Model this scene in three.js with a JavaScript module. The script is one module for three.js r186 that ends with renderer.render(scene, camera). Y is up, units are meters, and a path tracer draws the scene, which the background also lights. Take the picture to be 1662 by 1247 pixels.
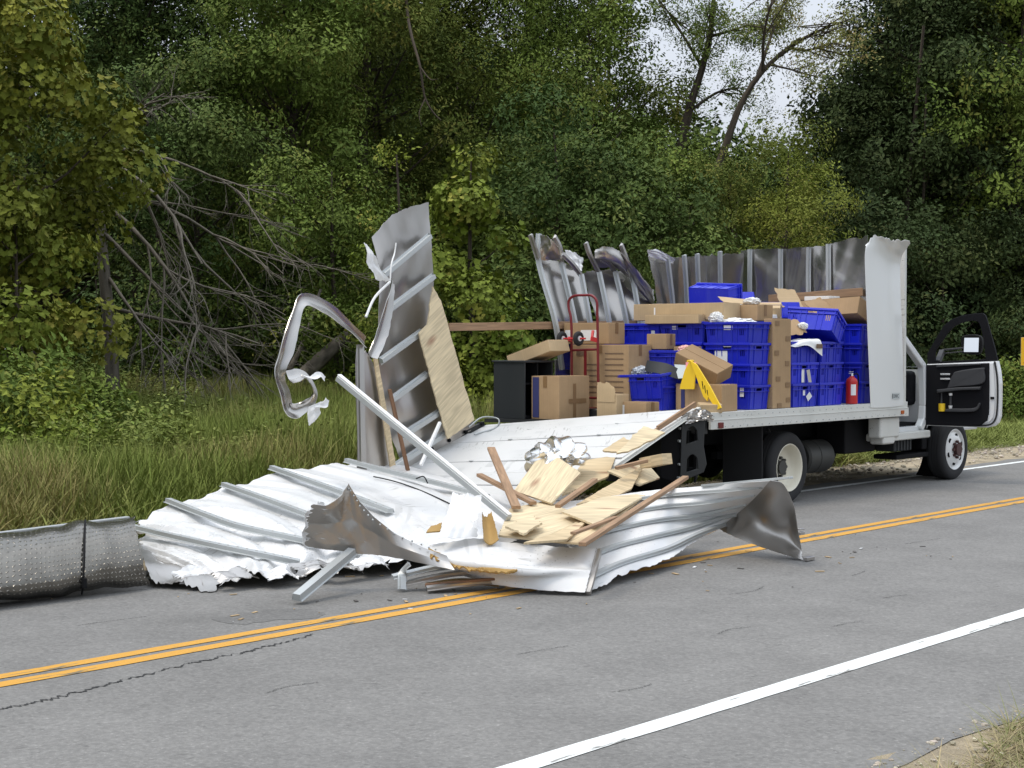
import * as THREE from 'three';
import { mergeGeometries, toCreasedNormals } from 'three/addons/utils/BufferGeometryUtils.js';
import { RoundedBoxGeometry } from 'three/addons/geometries/RoundedBoxGeometry.js';

// ---------------------------------------------------------------- camera, sky, sun, exposure
const scene = new THREE.Scene();
const VIEW = THREE.MathUtils.degToRad(42);          // angle between the view and the road
const PITCH = THREE.MathUtils.degToRad(1.455);
const camera = new THREE.PerspectiveCamera(28.01, 1024 / 768, 0.1, 900);
camera.position.set(0, 1.79, 0);
camera.lookAt(Math.cos(VIEW) * Math.cos(PITCH), 1.79 - Math.sin(PITCH), -Math.sin(VIEW) * Math.cos(PITCH));
scene.add(camera);

const renderer = new THREE.WebGLRenderer({ antialias: true });
renderer.setSize(1024, 768);
renderer.toneMapping = THREE.LinearToneMapping;
renderer.toneMappingExposure = 1.03;
renderer.shadowMap.enabled = true;
renderer.shadowMap.type = THREE.PCFSoftShadowMap;

// bright overcast: brightest overhead, thin cloud structure
{
  const w = 256, h = 128, d = new Float32Array(w * h * 4);
  for (let j = 0; j < h; j++) for (let i = 0; i < w; i++) {
    const el = (j + 0.5) / h * Math.PI - Math.PI / 2, az = i / w * Math.PI * 2;
    const s = Math.max(0, Math.sin(el));
    const n = 0.5 + 0.25 * Math.sin(az * 3 + 4 * Math.sin(el * 5)) * Math.cos(el * 7 + az) + 0.18 * Math.sin(az * 9 - el * 23) * Math.sin(el * 17 + az * 4);
    const L = (0.6 + 1.1 * s) * (0.9 + 0.22 * n);
    const k = (j * w + i) * 4, blue = 0.16 * (1 - n) + 0.05;
    d[k] = L * (1 - blue); d[k + 1] = L * (1 - blue * 0.42); d[k + 2] = L * 1.06; d[k + 3] = 1;
  }
  const sky = new THREE.DataTexture(d, w, h, THREE.RGBAFormat, THREE.FloatType);
  sky.mapping = THREE.EquirectangularReflectionMapping; sky.magFilter = THREE.LinearFilter; sky.minFilter = THREE.LinearFilter;
  sky.wrapS = THREE.RepeatWrapping; sky.needsUpdate = true;
  scene.background = sky; scene.environment = sky;
}
const sun = new THREE.DirectionalLight(0xfff4e4, 1.5);
sun.position.set(12 - 26, 60, -9 - 10); sun.target.position.set(12, 0, -9);
sun.castShadow = true; sun.shadow.radius = 30; sun.shadow.mapSize.set(2048, 2048);
Object.assign(sun.shadow.camera, { left: -40, right: 40, top: 40, bottom: -40, near: 1, far: 160 });
scene.add(sun, sun.target);

// ---------------------------------------------------------------- small helpers
let seed = 7;
function rnd() { seed |= 0; seed = seed + 0x6D2B79F5 | 0; let t = Math.imul(seed ^ seed >>> 15, 1 | seed); t = t + Math.imul(t ^ t >>> 7, 61 | t) ^ t; return ((t ^ t >>> 14) >>> 0) / 4294967296; }
const rr = (a, b) => a + (b - a) * rnd();
const V = (a, b, c) => Array.isArray(a) ? new THREE.Vector3(...a) : a.isVector3 ? a.clone() : new THREE.Vector3(a, b, c);
const clamp = (x, a, b) => Math.min(b, Math.max(a, x));
const sstep = (a, b, x) => { const t = clamp((x - a) / (b - a), 0, 1); return t * t * (3 - 2 * t); };
function hash(i, j, s) { let h = Math.imul(i, 374761393) ^ Math.imul(j, 668265263) ^ Math.imul(s, 2147483647 - 1013); h = Math.imul(h ^ h >>> 13, 1274126177); return ((h ^ h >>> 16) >>> 0) / 4294967296; }
function noise(x, y, per = 0, s = 1) {
  const i = Math.floor(x), j = Math.floor(y), m = a => per ? ((a % per) + per) % per : a;
  let u = x - i, v = y - j; u = u * u * (3 - 2 * u); v = v * v * (3 - 2 * v);
  const a = hash(m(i), m(j), s), b = hash(m(i + 1), m(j), s), c = hash(m(i), m(j + 1), s), d = hash(m(i + 1), m(j + 1), s);
  return a + (b - a) * u + (c - a) * v + (a - b - c + d) * u * v;
}
function fbm(x, y, per, s, o = 4) { let t = 0, k = 0.5, q = 1; for (let i = 0; i < o; i++) { t += k * noise(x * q, y * q, per ? per * q : 0, s + i); k *= 0.5; q *= 2; } return t; }
function tex(size, fn, srgb = true, rx = 1, ry = rx) {      // fn(u, v, i, j) -> [r, g, b] 0..1
  const d = new Uint8Array(size * size * 4);
  for (let j = 0; j < size; j++) for (let i = 0; i < size; i++) {
    const c = fn(i / size, j / size, i, j), k = (j * size + i) * 4;
    d[k] = clamp(c[0], 0, 1) * 255; d[k + 1] = clamp(c[1], 0, 1) * 255; d[k + 2] = clamp(c[2], 0, 1) * 255; d[k + 3] = 255;
  }
  const t = new THREE.DataTexture(d, size, size, THREE.RGBAFormat); t.magFilter = THREE.LinearFilter; t.minFilter = THREE.LinearFilter;
  t.wrapS = t.wrapT = THREE.RepeatWrapping; t.repeat.set(rx, ry); if (srgb) t.colorSpace = THREE.SRGBColorSpace; t.needsUpdate = true; return t;
}
const mul = (c, k) => [c[0] * k, c[1] * k, c[2] * k];
const mix = (a, b, t) => [a[0] + (b[0] - a[0]) * t, a[1] + (b[1] - a[1]) * t, a[2] + (b[2] - a[2]) * t];
const lin = (r, g, b) => new THREE.Color().setRGB(r, g, b);
function mat(o) { const { color = lin(0.5, 0.5, 0.5), ...rest } = o; const m = new THREE.MeshPhysicalMaterial({ side: THREE.DoubleSide, roughness: 0.8, ...rest }); m.color.copy(color); return m; }

const used = new Map(), org = new WeakMap();
function numbered(n) { const k = used.get(n) || 0; used.set(n, k + 1); return k ? n + '_' + String(k).padStart(3, '0') : n; }
function thing(name, label, category, p = [0, 0, 0], group) {
  const g = new THREE.Group(); g.name = numbered(name); g.position.set(...p); g.userData = { label, category }; if (group) g.userData.group = group;
  org.set(g, V(p)); scene.add(g); return g;
}
function shade(m) { m.castShadow = true; m.receiveShadow = true; return m; }
// a part from geometry given in the place's own coordinates (local = true: in the thing's coordinates)
function part(parent, name, geos, material, local = false, label) {
  let g = Array.isArray(geos) ? mergeGeometries(geos.map(q => { q = q.index ? q.toNonIndexed() : q; for (const k of Object.keys(q.attributes)) if (!['position', 'normal', 'uv'].includes(k)) q.deleteAttribute(k); return q; })) : geos;
  const o = org.get(parent); if (!local) g.translate(-o.x, -o.y, -o.z);
  const m = shade(new THREE.Mesh(g, material)); m.name = name; if (label) m.userData.label = label; org.set(m, o); parent.add(m); return m;
}
function struct(name, g, m) { const o = shade(new THREE.Mesh(g, m)); o.name = name; o.userData.kind = 'structure'; scene.add(o); return o; }
// uv in metres from the way each face points
function uvm(g) {
  g = g.index ? g.toNonIndexed() : g; const p = g.attributes.position, n = g.attributes.normal, uv = new Float32Array(p.count * 2);
  for (let i = 0; i < p.count; i++) {
    const k = i - i % 3; const a = Math.abs(n.getX(k)), b = Math.abs(n.getY(k)), c = Math.abs(n.getZ(k));
    if (b >= a && b >= c) { uv[2 * i] = p.getX(i); uv[2 * i + 1] = p.getZ(i); } else if (a >= c) { uv[2 * i] = p.getZ(i); uv[2 * i + 1] = p.getY(i); } else { uv[2 * i] = p.getX(i); uv[2 * i + 1] = p.getY(i); }
  }
  g.setAttribute('uv', new THREE.BufferAttribute(uv, 2)); return g;
}
function bx(cx, cy, cz, w, h, d, r = 0.004) { const g = r ? new RoundedBoxGeometry(w, h, d, 1, Math.min(r, w / 2.2, h / 2.2, d / 2.2)) : new THREE.BoxGeometry(w, h, d); uvm(g); g.translate(cx, cy, cz); return uvm(g); }
function span(x0, x1, y0, y1, z0, z1, r) { return bx((x0 + x1) / 2, (y0 + y1) / 2, (z0 + z1) / 2, Math.abs(x1 - x0), Math.abs(y1 - y0), Math.abs(z1 - z0), r); }
// a bar between two points: w across, h along the third axis
function bar(p0, p1, w, h, up = [0, 1, 0], r = 0.003) {
  const a = V(p0), b = V(p1), t = b.clone().sub(a), L = t.length(); t.normalize();
  let s = t.clone().cross(V(up)); if (s.length() < 1e-3) s = t.clone().cross(V(1, 0, 0)); s.normalize(); const n = s.clone().cross(t);
  const g = new RoundedBoxGeometry(L, h, w, 1, Math.min(r, w / 2.3, h / 2.3)); const q = uvm(g);
  q.applyMatrix4(new THREE.Matrix4().makeBasis(t, n, s).setPosition(a.add(b).multiplyScalar(0.5))); return q;
}
function tube(pts, r, seg = 24, rad = 8) { const g = new THREE.TubeGeometry(new THREE.CatmullRomCurve3(pts.map(p => V(p)), false, 'centripetal'), seg, r, rad, false); return g; }
function cyl(p0, p1, r0, r1 = r0, n = 20, open = false) {
  const a = V(p0), b = V(p1), t = b.clone().sub(a), L = t.length(); const g = new THREE.CylinderGeometry(r1, r0, L, n, 1, open);
  g.applyQuaternion(new THREE.Quaternion().setFromUnitVectors(V(0, 1, 0), t.normalize())); g.translate((a.x + b.x) / 2, (a.y + b.y) / 2, (a.z + b.z) / 2); return g;
}
// a flat board of any outline, thickness th, from points in space; jag roughens its edges
function slab(pts, th, jag = 0, bev = 0) {
  const P = pts.map(p => V(p)), c = P.reduce((s, p) => s.add(p), V(0, 0, 0)).multiplyScalar(1 / P.length), n = V(0, 0, 0);
  P.forEach((p, i) => { const q = P[(i + 1) % P.length]; n.x += (p.y - q.y) * (p.z + q.z); n.y += (p.z - q.z) * (p.x + q.x); n.z += (p.x - q.x) * (p.y + q.y); });
  n.normalize(); const e = P[1].clone().sub(P[0]); e.addScaledVector(n, -e.dot(n)).normalize(); const f = n.clone().cross(e);
  const q2 = P.map(p => { const d = p.clone().sub(c); return new THREE.Vector2(d.dot(e), d.dot(f)); }), out = [];
  q2.forEach((a, i) => {
    const b = q2[(i + 1) % q2.length]; out.push(a);
    if (jag) { const L = a.distanceTo(b), m = Math.max(2, Math.round(L / 0.05)), nx = -(b.y - a.y) / L, ny = (b.x - a.x) / L; for (let k = 1; k < m; k++) { const o = (rnd() - 0.5) * 2 * jag * (rnd() < 0.3 ? 1 : 0.35); out.push(new THREE.Vector2(a.x + (b.x - a.x) * k / m + nx * o, a.y + (b.y - a.y) * k / m + ny * o)); } }
  });
  const g = new THREE.ExtrudeGeometry(new THREE.Shape(out), { depth: th, bevelEnabled: bev > 0, bevelSize: bev, bevelThickness: bev, bevelOffset: -bev, bevelSegments: 1 });
  { const q = g.attributes.uv, du = rnd(), dv = rnd(), s = rnd() < 0.5; for (let i = 0; i < q.count; i++) { const x = q.getX(i), y = q.getY(i); q.setXY(i, (s ? y : x) + du, (s ? x : y) + dv); } }      // grain starts elsewhere on every board
  g.translate(0, 0, -th / 2); g.applyMatrix4(new THREE.Matrix4().makeBasis(e, f, n).setPosition(c)); return g;
}
// smooth surface through a grid of points
function cr(a, b, c, d, t) { const t2 = t * t, t3 = t2 * t; return 0.5 * (2 * b + (c - a) * t + (2 * a - 5 * b + 4 * c - d) * t2 + (3 * b - a - 3 * c + d) * t3); }
function surf(rows, linear = false) {      // linear: sharp folds at the given points
  const nv = rows.length, nu = rows[0].length, at = (j, i, k) => {
    const J = clamp(j, 0, nv - 1), I = clamp(i, 0, nu - 1); let v = rows[J][I][k];
    if (i < 0) v = 2 * rows[J][0][k] - rows[J][1][k]; else if (i >= nu) v = 2 * rows[J][nu - 1][k] - rows[J][nu - 2][k];
    if (j < 0) v = 2 * rows[0][I][k] - rows[1][I][k]; else if (j >= nv) v = 2 * rows[nv - 1][I][k] - rows[nv - 2][I][k];
    return v;
  };
  const S = (u, v) => {
    const x = clamp(u, 0, 1) * (nu - 1), y = clamp(v, 0, 1) * (nv - 1), i = Math.min(nu - 2, Math.floor(x)), j = Math.min(nv - 2, Math.floor(y)), r = [];
    if (linear) { for (let k = 0; k < 3; k++) { const p = x - i, q = y - j, a = rows[j][i][k], b = rows[j][i + 1][k], c = rows[j + 1][i][k], d = rows[j + 1][i + 1][k]; r.push((a + (b - a) * p) * (1 - q) + (c + (d - c) * p) * q); } return V(r); }
    for (let k = 0; k < 3; k++) { const c = []; for (let b = -1; b < 3; b++) c.push(cr(at(j + b, i - 1, k), at(j + b, i, k), at(j + b, i + 1, k), at(j + b, i + 2, k), x - i)); r.push(cr(c[0], c[1], c[2], c[3], y - j)); }
    return V(r);
  };
  S.n = (u, v) => { const e = 0.01, a = S(Math.min(1, u + e), v).sub(S(Math.max(0, u - e), v)), b = S(u, Math.min(1, v + e)).sub(S(u, Math.max(0, v - e))); return a.cross(b).normalize(); };
  return S;
}
// sheet metal on a surface: two skins th apart; dent(u, v) pushes it along its normal; jag = [u0, u1, v0, v1] tears its edges
function sheet(S, { nu = 40, nv = 24, th = 0.003, off = 0, dent = null, jag = null, s = 1, flip = 1, crease = 0.6 } = {}) {
  const P = [], UV = [], top = [], idx = []; const J = jag || [0, 0, 0, 0];
  const tooth = (t, k) => 0.55 * noise(t * 26, k * 7.3, 0, s + k) + 0.45 * noise(t * 70, k * 3.1, 0, s + 9 + k);
  const L = S(0, 0.5).distanceTo(S(1, 0.5)), M = S(0.5, 0).distanceTo(S(0.5, 1));
  for (let side = 0; side < 2; side++) for (let j = 0; j <= nv; j++) for (let i = 0; i <= nu; i++) {
    let u = i / nu, v = j / nv; const a = J[0] * tooth(v, 1), b = 1 - J[1] * tooth(v, 2), c = J[2] * tooth(u, 3), d = 1 - J[3] * tooth(u, 4);
    u = a + (b - a) * u; v = c + (d - c) * v;
    const p = S(u, v), n = S.n(u, v).multiplyScalar(flip); p.addScaledVector(n, off + (dent ? dent(u, v) : 0) - side * th); P.push(p.x, p.y, p.z); UV.push(u * L, v * M);
  }
  const N = (nu + 1) * (nv + 1), q = (a, b, c, d) => idx.push(a, b, c, a, c, d), f = flip > 0;
  for (let j = 0; j < nv; j++) for (let i = 0; i < nu; i++) { const a = j * (nu + 1) + i, b = a + 1, c = b + nu + 1, d = c - 1; if (f) { q(a, b, c, d); q(a + N, d + N, c + N, b + N); } else { q(a, d, c, b); q(a + N, b + N, c + N, d + N); } }
  for (let i = 0; i < nu; i++) { const a = i, b = i + 1, c = nv * (nu + 1) + i, d = c + 1; q(a, a + N, b + N, b); q(c, d, d + N, c + N); }
  for (let j = 0; j < nv; j++) { const a = j * (nu + 1), b = a + nu + 1, c = a + nu, d = b + nu; q(a, b, b + N, a + N); q(c, c + N, d + N, d); }
  const g = new THREE.BufferGeometry(); g.setAttribute('position', new THREE.Float32BufferAttribute(P, 3)); g.setAttribute('uv', new THREE.Float32BufferAttribute(UV, 2)); g.setIndex(idx);
  g.computeVertexNormals(); return toCreasedNormals(g, crease);
}
// creased sheet: folded facets
const crumple = (amp, f, s) => (u, v) => { let t = 0; for (let k = 0; k < 5; k++) { const a = hash(k, 3, s) * 6.28, q = (u * Math.cos(a) + v * Math.sin(a)) * f * (0.5 + hash(k, 5, s) * 1.4) + hash(k, 7, s) + 0.5 * noise(u * f * 0.8, v * f * 0.8, 0, s + k); t += (Math.abs((q - Math.floor(q)) * 2 - 1) - 0.5) * (0.5 + 0.5 * hash(k, 9, s)); } return t * amp / 2.2; };
// hat-shaped stiffener along a path given as points, with the face direction n
function hat(pts, n, w, h, lip = 0.4) {
  const P = [], idx = [], UV = []; const C = new THREE.CatmullRomCurve3(pts.map(p => V(p)), false, 'centripetal'), K = Math.max(6, pts.length * 6); const N0 = V(n).normalize();
  const prof = [[-w / 2, 0], [-w / 2 * lip - w * 0.02, 0.003], [-w / 2 * lip, h], [w / 2 * lip, h], [w / 2 * lip + w * 0.02, 0.003], [w / 2, 0], [w / 2, -0.003], [-w / 2, -0.003]]; let len = 0, last = null;
  for (let i = 0; i <= K; i++) {
    const c = C.getPoint(i / K), t = C.getTangent(i / K), b = t.clone().cross(N0).normalize(), m = b.clone().cross(t).normalize(); if (last) len += c.distanceTo(last); last = c.clone();
    prof.forEach((q, k) => { const p = c.clone().addScaledVector(b, q[0]).addScaledVector(m, q[1]); P.push(p.x, p.y, p.z); UV.push(k * 0.03, len); });
  }
  const n8 = prof.length; for (let i = 0; i < K; i++) for (let k = 0; k < n8; k++) { const a = i * n8 + k, b = i * n8 + (k + 1) % n8, c = b + n8, d = a + n8; idx.push(a, b, c, a, c, d); }
  for (let k = 1; k < n8 - 1; k++) { idx.push(0, k + 1, k); const e = K * n8; idx.push(e, e + k, e + k + 1); }
  const g = new THREE.BufferGeometry(); g.setAttribute('position', new THREE.Float32BufferAttribute(P, 3)); g.setAttribute('uv', new THREE.Float32BufferAttribute(UV, 2)); g.setIndex(idx); g.computeVertexNormals(); return toCreasedNormals(g, 0.4);
}
const onS = (S, u0, v0, u1, v1, lift, k = 8) => Array.from({ length: k + 1 }, (_, i) => { const t = i / k, u = u0 + (u1 - u0) * t, v = v0 + (v1 - v0) * t; return S(u, v).addScaledVector(S.n(u, v), lift).toArray(); });
// a bent strip of metal: width w, twisting
function ribbon(pts, w, n, th = 0.006, twist = 0, cup = 0.02, K = 48) {
  const C = new THREE.CatmullRomCurve3(pts.map(p => V(p)), false, 'centripetal', 0.4), N0 = V(n).normalize(), rows = [[], [], []];
  for (let i = 0; i <= K; i++) {
    const c = C.getPoint(i / K), t = C.getTangent(i / K), m = N0.clone().addScaledVector(t, -N0.dot(t)).normalize(); m.applyAxisAngle(t, twist * (i / K - 0.3)); const b = t.clone().cross(m), W = w * (0.8 + 0.4 * noise(i * 0.21, 3, 0, 5));
    rows[0].push(c.clone().addScaledVector(b, -W / 2).addScaledVector(m, cup).toArray()); rows[1].push(c.toArray()); rows[2].push(c.clone().addScaledVector(b, W / 2).addScaledVector(m, cup).toArray());
  }
  return sheet(surf(rows), { nu: K, nv: 6, th, jag: [0, 0, 0.1, 0.1], s: 31 });
}

// ---------------------------------------------------------------- materials
const tAsph = tex(1024, (u, v, i, j) => {
  const g = fbm(u * 8, v * 8, 8, 11, 3), f = noise(u * 170, v * 170, 170, 3), h = hash(i, j, 5), st = noise(u * 300, v * 300, 300, 21), pit = noise(u * 90, v * 90, 90, 8);
  let k = 0.405 + 0.06 * (g - 0.47) + 0.06 * (f - 0.5) + 0.05 * (h - 0.5) + (st > 0.84 ? 0.05 : 0) - (pit > 0.92 ? 0.04 : 0); return [k * 1.0, k * 0.995, k * 0.985];
});
const bAsph = tex(512, (u, v, i, j) => { const k = 0.5 * noise(u * 128, v * 128, 128, 3) + 0.5 * hash(i, j, 6); return [k, k, k]; }, false);
const tCard = tex(256, (u, v, i, j) => { const k = 0.92 + 0.10 * (fbm(u * 4, v * 4, 4, 3) - 0.5) + 0.05 * (hash(i, 0, 3) - 0.5) + 0.04 * (hash(i, j, 2) - 0.5); return [k, k * 0.99, k * 0.975]; }, true, 2);
const tPly = tex(512, (u, v, i, j) => { const w = fbm(u * 3, v * 20, 0, 3, 3), g = noise(u * 7 + 1.2 * w, v * 90, 0, 6), k = 0.9 + 0.16 * (g - 0.5) + 0.14 * (fbm(u * 2, v * 6, 0, 9) - 0.47), kn = Math.max(0, 1 - Math.hypot((u - 0.31) * 9, (v - 0.62) * 22)) * 0.3; return [k - kn * 0.7, k * 0.985 - kn, k * 0.95 - kn]; }, true, 0.9);
const tWhite = tex(1024, (u, v, i, j) => { const a = fbm(u * 5, v * 5, 5, 31), st = sstep(0.66, 0.8, noise(u * 40, v * 3, 0, 17)) * sstep(0.5, 0.75, fbm(u * 3, v * 3, 3, 5)), sc = sstep(0.78, 0.84, noise(u * 9 + v * 30, v * 140 - u * 25, 0, 19)) * sstep(0.55, 0.7, fbm(u * 6, v * 6, 6, 77)), sp = sstep(0.87, 0.92, noise(u * 150, v * 150, 150, 23)) * sstep(0.5, 0.68, fbm(u * 7, v * 7, 7, 29)); const k = 0.985 - 0.05 * sstep(0.45, 0.75, a) - 0.09 * st; return mix([k, k * 0.995, k * 0.985], [0.45, 0.43, 0.40], clamp(0.28 * sc + 0.4 * sp, 0, 0.6)); }, true, 0.5);      // grime, scrapes and specks
const rMetal = tex(512, (u, v, i, j) => { const k = 0.62 + 0.4 * (fbm(u * 5, v * 5, 5, 41) - 0.45) + 0.10 * (noise(u * 3, v * 160, 0, 7) - 0.5) + 0.1 * (hash(i, j, 3) - 0.5); return [k, k, k]; }, false, 0.7);
const tMetal = tex(512, (u, v, i, j) => { const a = fbm(u * 4, v * 4, 4, 51), st = sstep(0.62, 0.85, noise(u * 60, v * 4, 0, 9)); const k = 0.92 + 0.12 * (a - 0.5) - 0.03 * hash(i, j, 4) * sstep(0.5, 0.7, a); return [k, k * 0.99, k * 0.975]; }, true, 0.6);
const bDiam = tex(256, (u, v) => { const a = 8, x = u * a, y = v * a, c = (Math.floor(x) + Math.floor(y)) % 2, fx = x % 1 - 0.5, fy = y % 1 - 0.5, p = c ? fx + fy : fx - fy, q = c ? fx - fy : fx + fy; const k = clamp(1.2 - Math.hypot(p * 4.6, q * 1.5) * 1.6, 0, 1); return [k, k, k]; }, false, 3.6, 4.2);
const tDiam = tex(256, (u, v, i, j) => { const a = 8, x = u * a, y = v * a, c = (Math.floor(x) + Math.floor(y)) % 2, fx = x % 1 - 0.5, fy = y % 1 - 0.5, p = c ? fx + fy : fx - fy, q = c ? fx - fy : fx + fy, w = clamp(1.2 - Math.hypot(p * 4.6, q * 1.5) * 1.6, 0, 1); const k = 0.64 + 0.1 * (fbm(u * 5, v * 5, 5, 13) - 0.5) + 0.34 * w + 0.08 * (hash(i, j, 3) - 0.5); return [k, k * 0.98, k * 0.95]; }, true, 3.6, 4.2);      // raised tread painted lighter, standing in for glints off its facets
const tBark = tex(256, (u, v, i, j) => { const k = 0.7 + 0.5 * (fbm(u * 9, v * 2.5, 0, 23) - 0.45) + 0.12 * (hash(i, j, 2) - 0.5); return [k, k * 0.96, k * 0.9]; }, true, 1);
const tSoil = tex(512, (u, v, i, j) => { const a = fbm(u * 8, v * 8, 8, 61), k = 0.8 + 0.4 * (a - 0.47) + 0.25 * (hash(i, j, 9) - 0.5); return [k, k * 0.97, k * 0.9]; }, true, 0.5);
const tTote = tex(512, (u, v, i, j) => { const sc = sstep(0.80, 0.86, noise(u * 14 + v * 20, v * 160 - u * 30, 0, 9)) * sstep(0.5, 0.68, fbm(u * 5, v * 5, 5, 37)), du = sstep(0.5, 0.75, fbm(u * 6, v * 6, 6, 57)); return mix(mix([0.10, 0.155, 0.75], [0.20, 0.25, 0.74], 0.5 * du), [0.42, 0.46, 0.82], 0.6 * sc); }, true, 1.3);      // blue plastic with scuffs and dust
const worn = (base, s, w0 = 0.60) => tex(512, (u, v, i, j) => { const a = fbm(u * 10, v * 60, 0, s, 4), w = sstep(w0, w0 + 0.1, a) * 0.75 + (hash(i, j, s) > 0.93 ? 0.3 : 0); return mix(mul(base, 0.96 + 0.08 * hash(i, j, 3)), [0.44, 0.43, 0.41], clamp(w, 0, 1)); });
const M = {
  asphalt: mat({ map: tAsph, color: lin(1.48, 1.45, 1.41), roughness: 0.92, bumpMap: bAsph, bumpScale: 0.004, vertexColors: true }),
  yellow: mat({ map: worn([0.93, 0.69, 0.27], 3, 0.64), color: lin(0.74, 0.74, 0.74), roughness: 0.75, bumpMap: bAsph, bumpScale: 0.003 }),
  paint: mat({ map: worn([0.94, 0.95, 0.94], 5, 0.68), color: lin(0.88, 0.88, 0.88), roughness: 0.75, bumpMap: bAsph, bumpScale: 0.003 }),
  crack: mat({ color: lin(0.035, 0.035, 0.035), roughness: 1 }),
  patch: mat({ map: tAsph, color: lin(1.06, 1.04, 1.01), roughness: 0.9, bumpMap: bAsph, bumpScale: 0.003 }),
  soil: mat({ map: tSoil, color: lin(0.10, 0.095, 0.045), roughness: 1 }),
  gravel: mat({ map: tSoil, color: lin(0.52, 0.46, 0.37), roughness: 1 }),
  stone: mat({ color: lin(0.5, 0.46, 0.40), roughness: 0.95 }),
  white: mat({ map: tWhite, color: lin(0.77, 0.78, 0.79), roughness: 0.34, clearcoat: 0.25, clearcoatRoughness: 0.3 }),
  panelWhite: mat({ color: lin(0.76, 0.77, 0.75), roughness: 0.25, clearcoat: 0.5, clearcoatRoughness: 0.1 }),
  whiteDull: mat({ map: tWhite, color: lin(0.66, 0.67, 0.64), roughness: 0.5 }),
  doorWhite: mat({ map: tWhite, color: lin(0.66, 0.67, 0.67), roughness: 0.5 }),
  alu: mat({ map: tMetal, color: lin(0.58, 0.57, 0.56), metalness: 0.95, roughness: 0.34 }),
  aluBright: mat({ map: tMetal, color: lin(0.58, 0.57, 0.56), metalness: 0.95, roughness: 0.2 }),
  galv: mat({ map: tMetal, color: lin(0.62, 0.66, 0.68), metalness: 0.55, roughness: 0.5 }),
  diamond: mat({ map: tDiam, color: lin(0.60, 0.59, 0.56), metalness: 0.9, roughness: 0.24, bumpMap: bDiam, bumpScale: 0.007 }),
  foil: mat({ color: lin(0.85, 0.84, 0.82), metalness: 1, roughness: 0.22 }),
  ply: mat({ map: tPly, color: lin(0.74, 0.60, 0.40), roughness: 0.85 }),
  plyPale: mat({ map: tPly, color: lin(0.80, 0.68, 0.48), roughness: 0.85 }),
  wood: mat({ map: tPly, color: lin(0.42, 0.27, 0.17), roughness: 0.8 }),
  woodDark: mat({ map: tPly, color: lin(0.24, 0.13, 0.075), roughness: 0.8 }),
  card: mat({ map: tCard, color: lin(0.47, 0.32, 0.18), roughness: 0.9 }),
  cardPale: mat({ map: tCard, color: lin(0.60, 0.45, 0.27), roughness: 0.9 }),
  cardDark: mat({ map: tCard, color: lin(0.36, 0.24, 0.13), roughness: 0.9 }),
  tape: mat({ color: lin(0.23, 0.135, 0.06), roughness: 0.4 }),
  print: mat({ color: lin(0.17, 0.11, 0.07), roughness: 0.9 }),
  navy: mat({ color: lin(0.03, 0.035, 0.13), roughness: 0.8 }),
  paper: mat({ color: lin(0.80, 0.80, 0.79), roughness: 0.85 }),
  tote: mat({ map: tTote, color: lin(0.97, 0.97, 0.97), roughness: 0.36 }),
  toteB: mat({ map: tTote, color: lin(1.12, 1.1, 1.1), roughness: 0.33 }),
  toteC: mat({ map: tTote, color: lin(0.86, 0.88, 0.86), roughness: 0.45 }),
  black: mat({ color: lin(0.007, 0.007, 0.008), roughness: 0.75, specularIntensity: 0.4 }),
  charcoal: mat({ color: lin(0.018, 0.021, 0.023), roughness: 0.6 }),
  steelBlack: mat({ map: tMetal, color: lin(0.035, 0.038, 0.04), metalness: 0.2, roughness: 0.5 }),
  rubber: mat({ color: lin(0.018, 0.018, 0.019), roughness: 0.85 }),
  rim: mat({ color: lin(0.72, 0.68, 0.56), roughness: 0.45 }),
  rimWhite: mat({ color: lin(0.80, 0.80, 0.78), roughness: 0.4 }),
  tank: mat({ color: lin(0.07, 0.07, 0.065), metalness: 0.4, roughness: 0.5 }),
  red: mat({ color: lin(0.50, 0.02, 0.02), roughness: 0.35 }),
  hubDark: mat({ color: lin(0.06, 0.018, 0.016), roughness: 0.5 }),
  redDark: mat({ color: lin(0.17, 0.010, 0.014), roughness: 0.4 }),
  lens: mat({ color: lin(0.14, 0.012, 0.01), roughness: 0.3 }),
  amber: mat({ color: lin(0.45, 0.10, 0.01), roughness: 0.3 }),
  signYellow: mat({ color: lin(0.85, 0.56, 0.02), roughness: 0.5 }),
  cabWhite: mat({ color: lin(0.74, 0.75, 0.76), roughness: 0.22, clearcoat: 0.8, clearcoatRoughness: 0.08 }),
  trim: mat({ color: lin(0.006, 0.006, 0.008), roughness: 0.75, specularIntensity: 0.35 }),
  trimGrey: mat({ color: lin(0.035, 0.036, 0.04), roughness: 0.6 }),
  mirror: mat({ color: lin(0.9, 0.9, 0.9), metalness: 1, roughness: 0.03 }),
  glass: mat({ color: lin(0.9, 0.93, 0.92), roughness: 0.02, transmission: 1, thickness: 0, ior: 1.45 }),
  chrome: mat({ color: lin(0.8, 0.8, 0.8), metalness: 1, roughness: 0.2 }),
  foam: mat({ map: tCard, color: lin(0.48, 0.31, 0.11), roughness: 0.95 }),
  bark: mat({ map: tBark, color: lin(0.12, 0.10, 0.08), roughness: 1 }),
  barkGrey: mat({ map: tBark, color: lin(0.33, 0.315, 0.29), roughness: 1 }),
  leaf: mat({ color: lin(1, 1, 1), roughness: 0.7, transmission: 0, specularIntensity: 0.35 }),
  grass: mat({ color: lin(1, 1, 1), roughness: 0.8, specularIntensity: 0.3 }),
};

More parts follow.
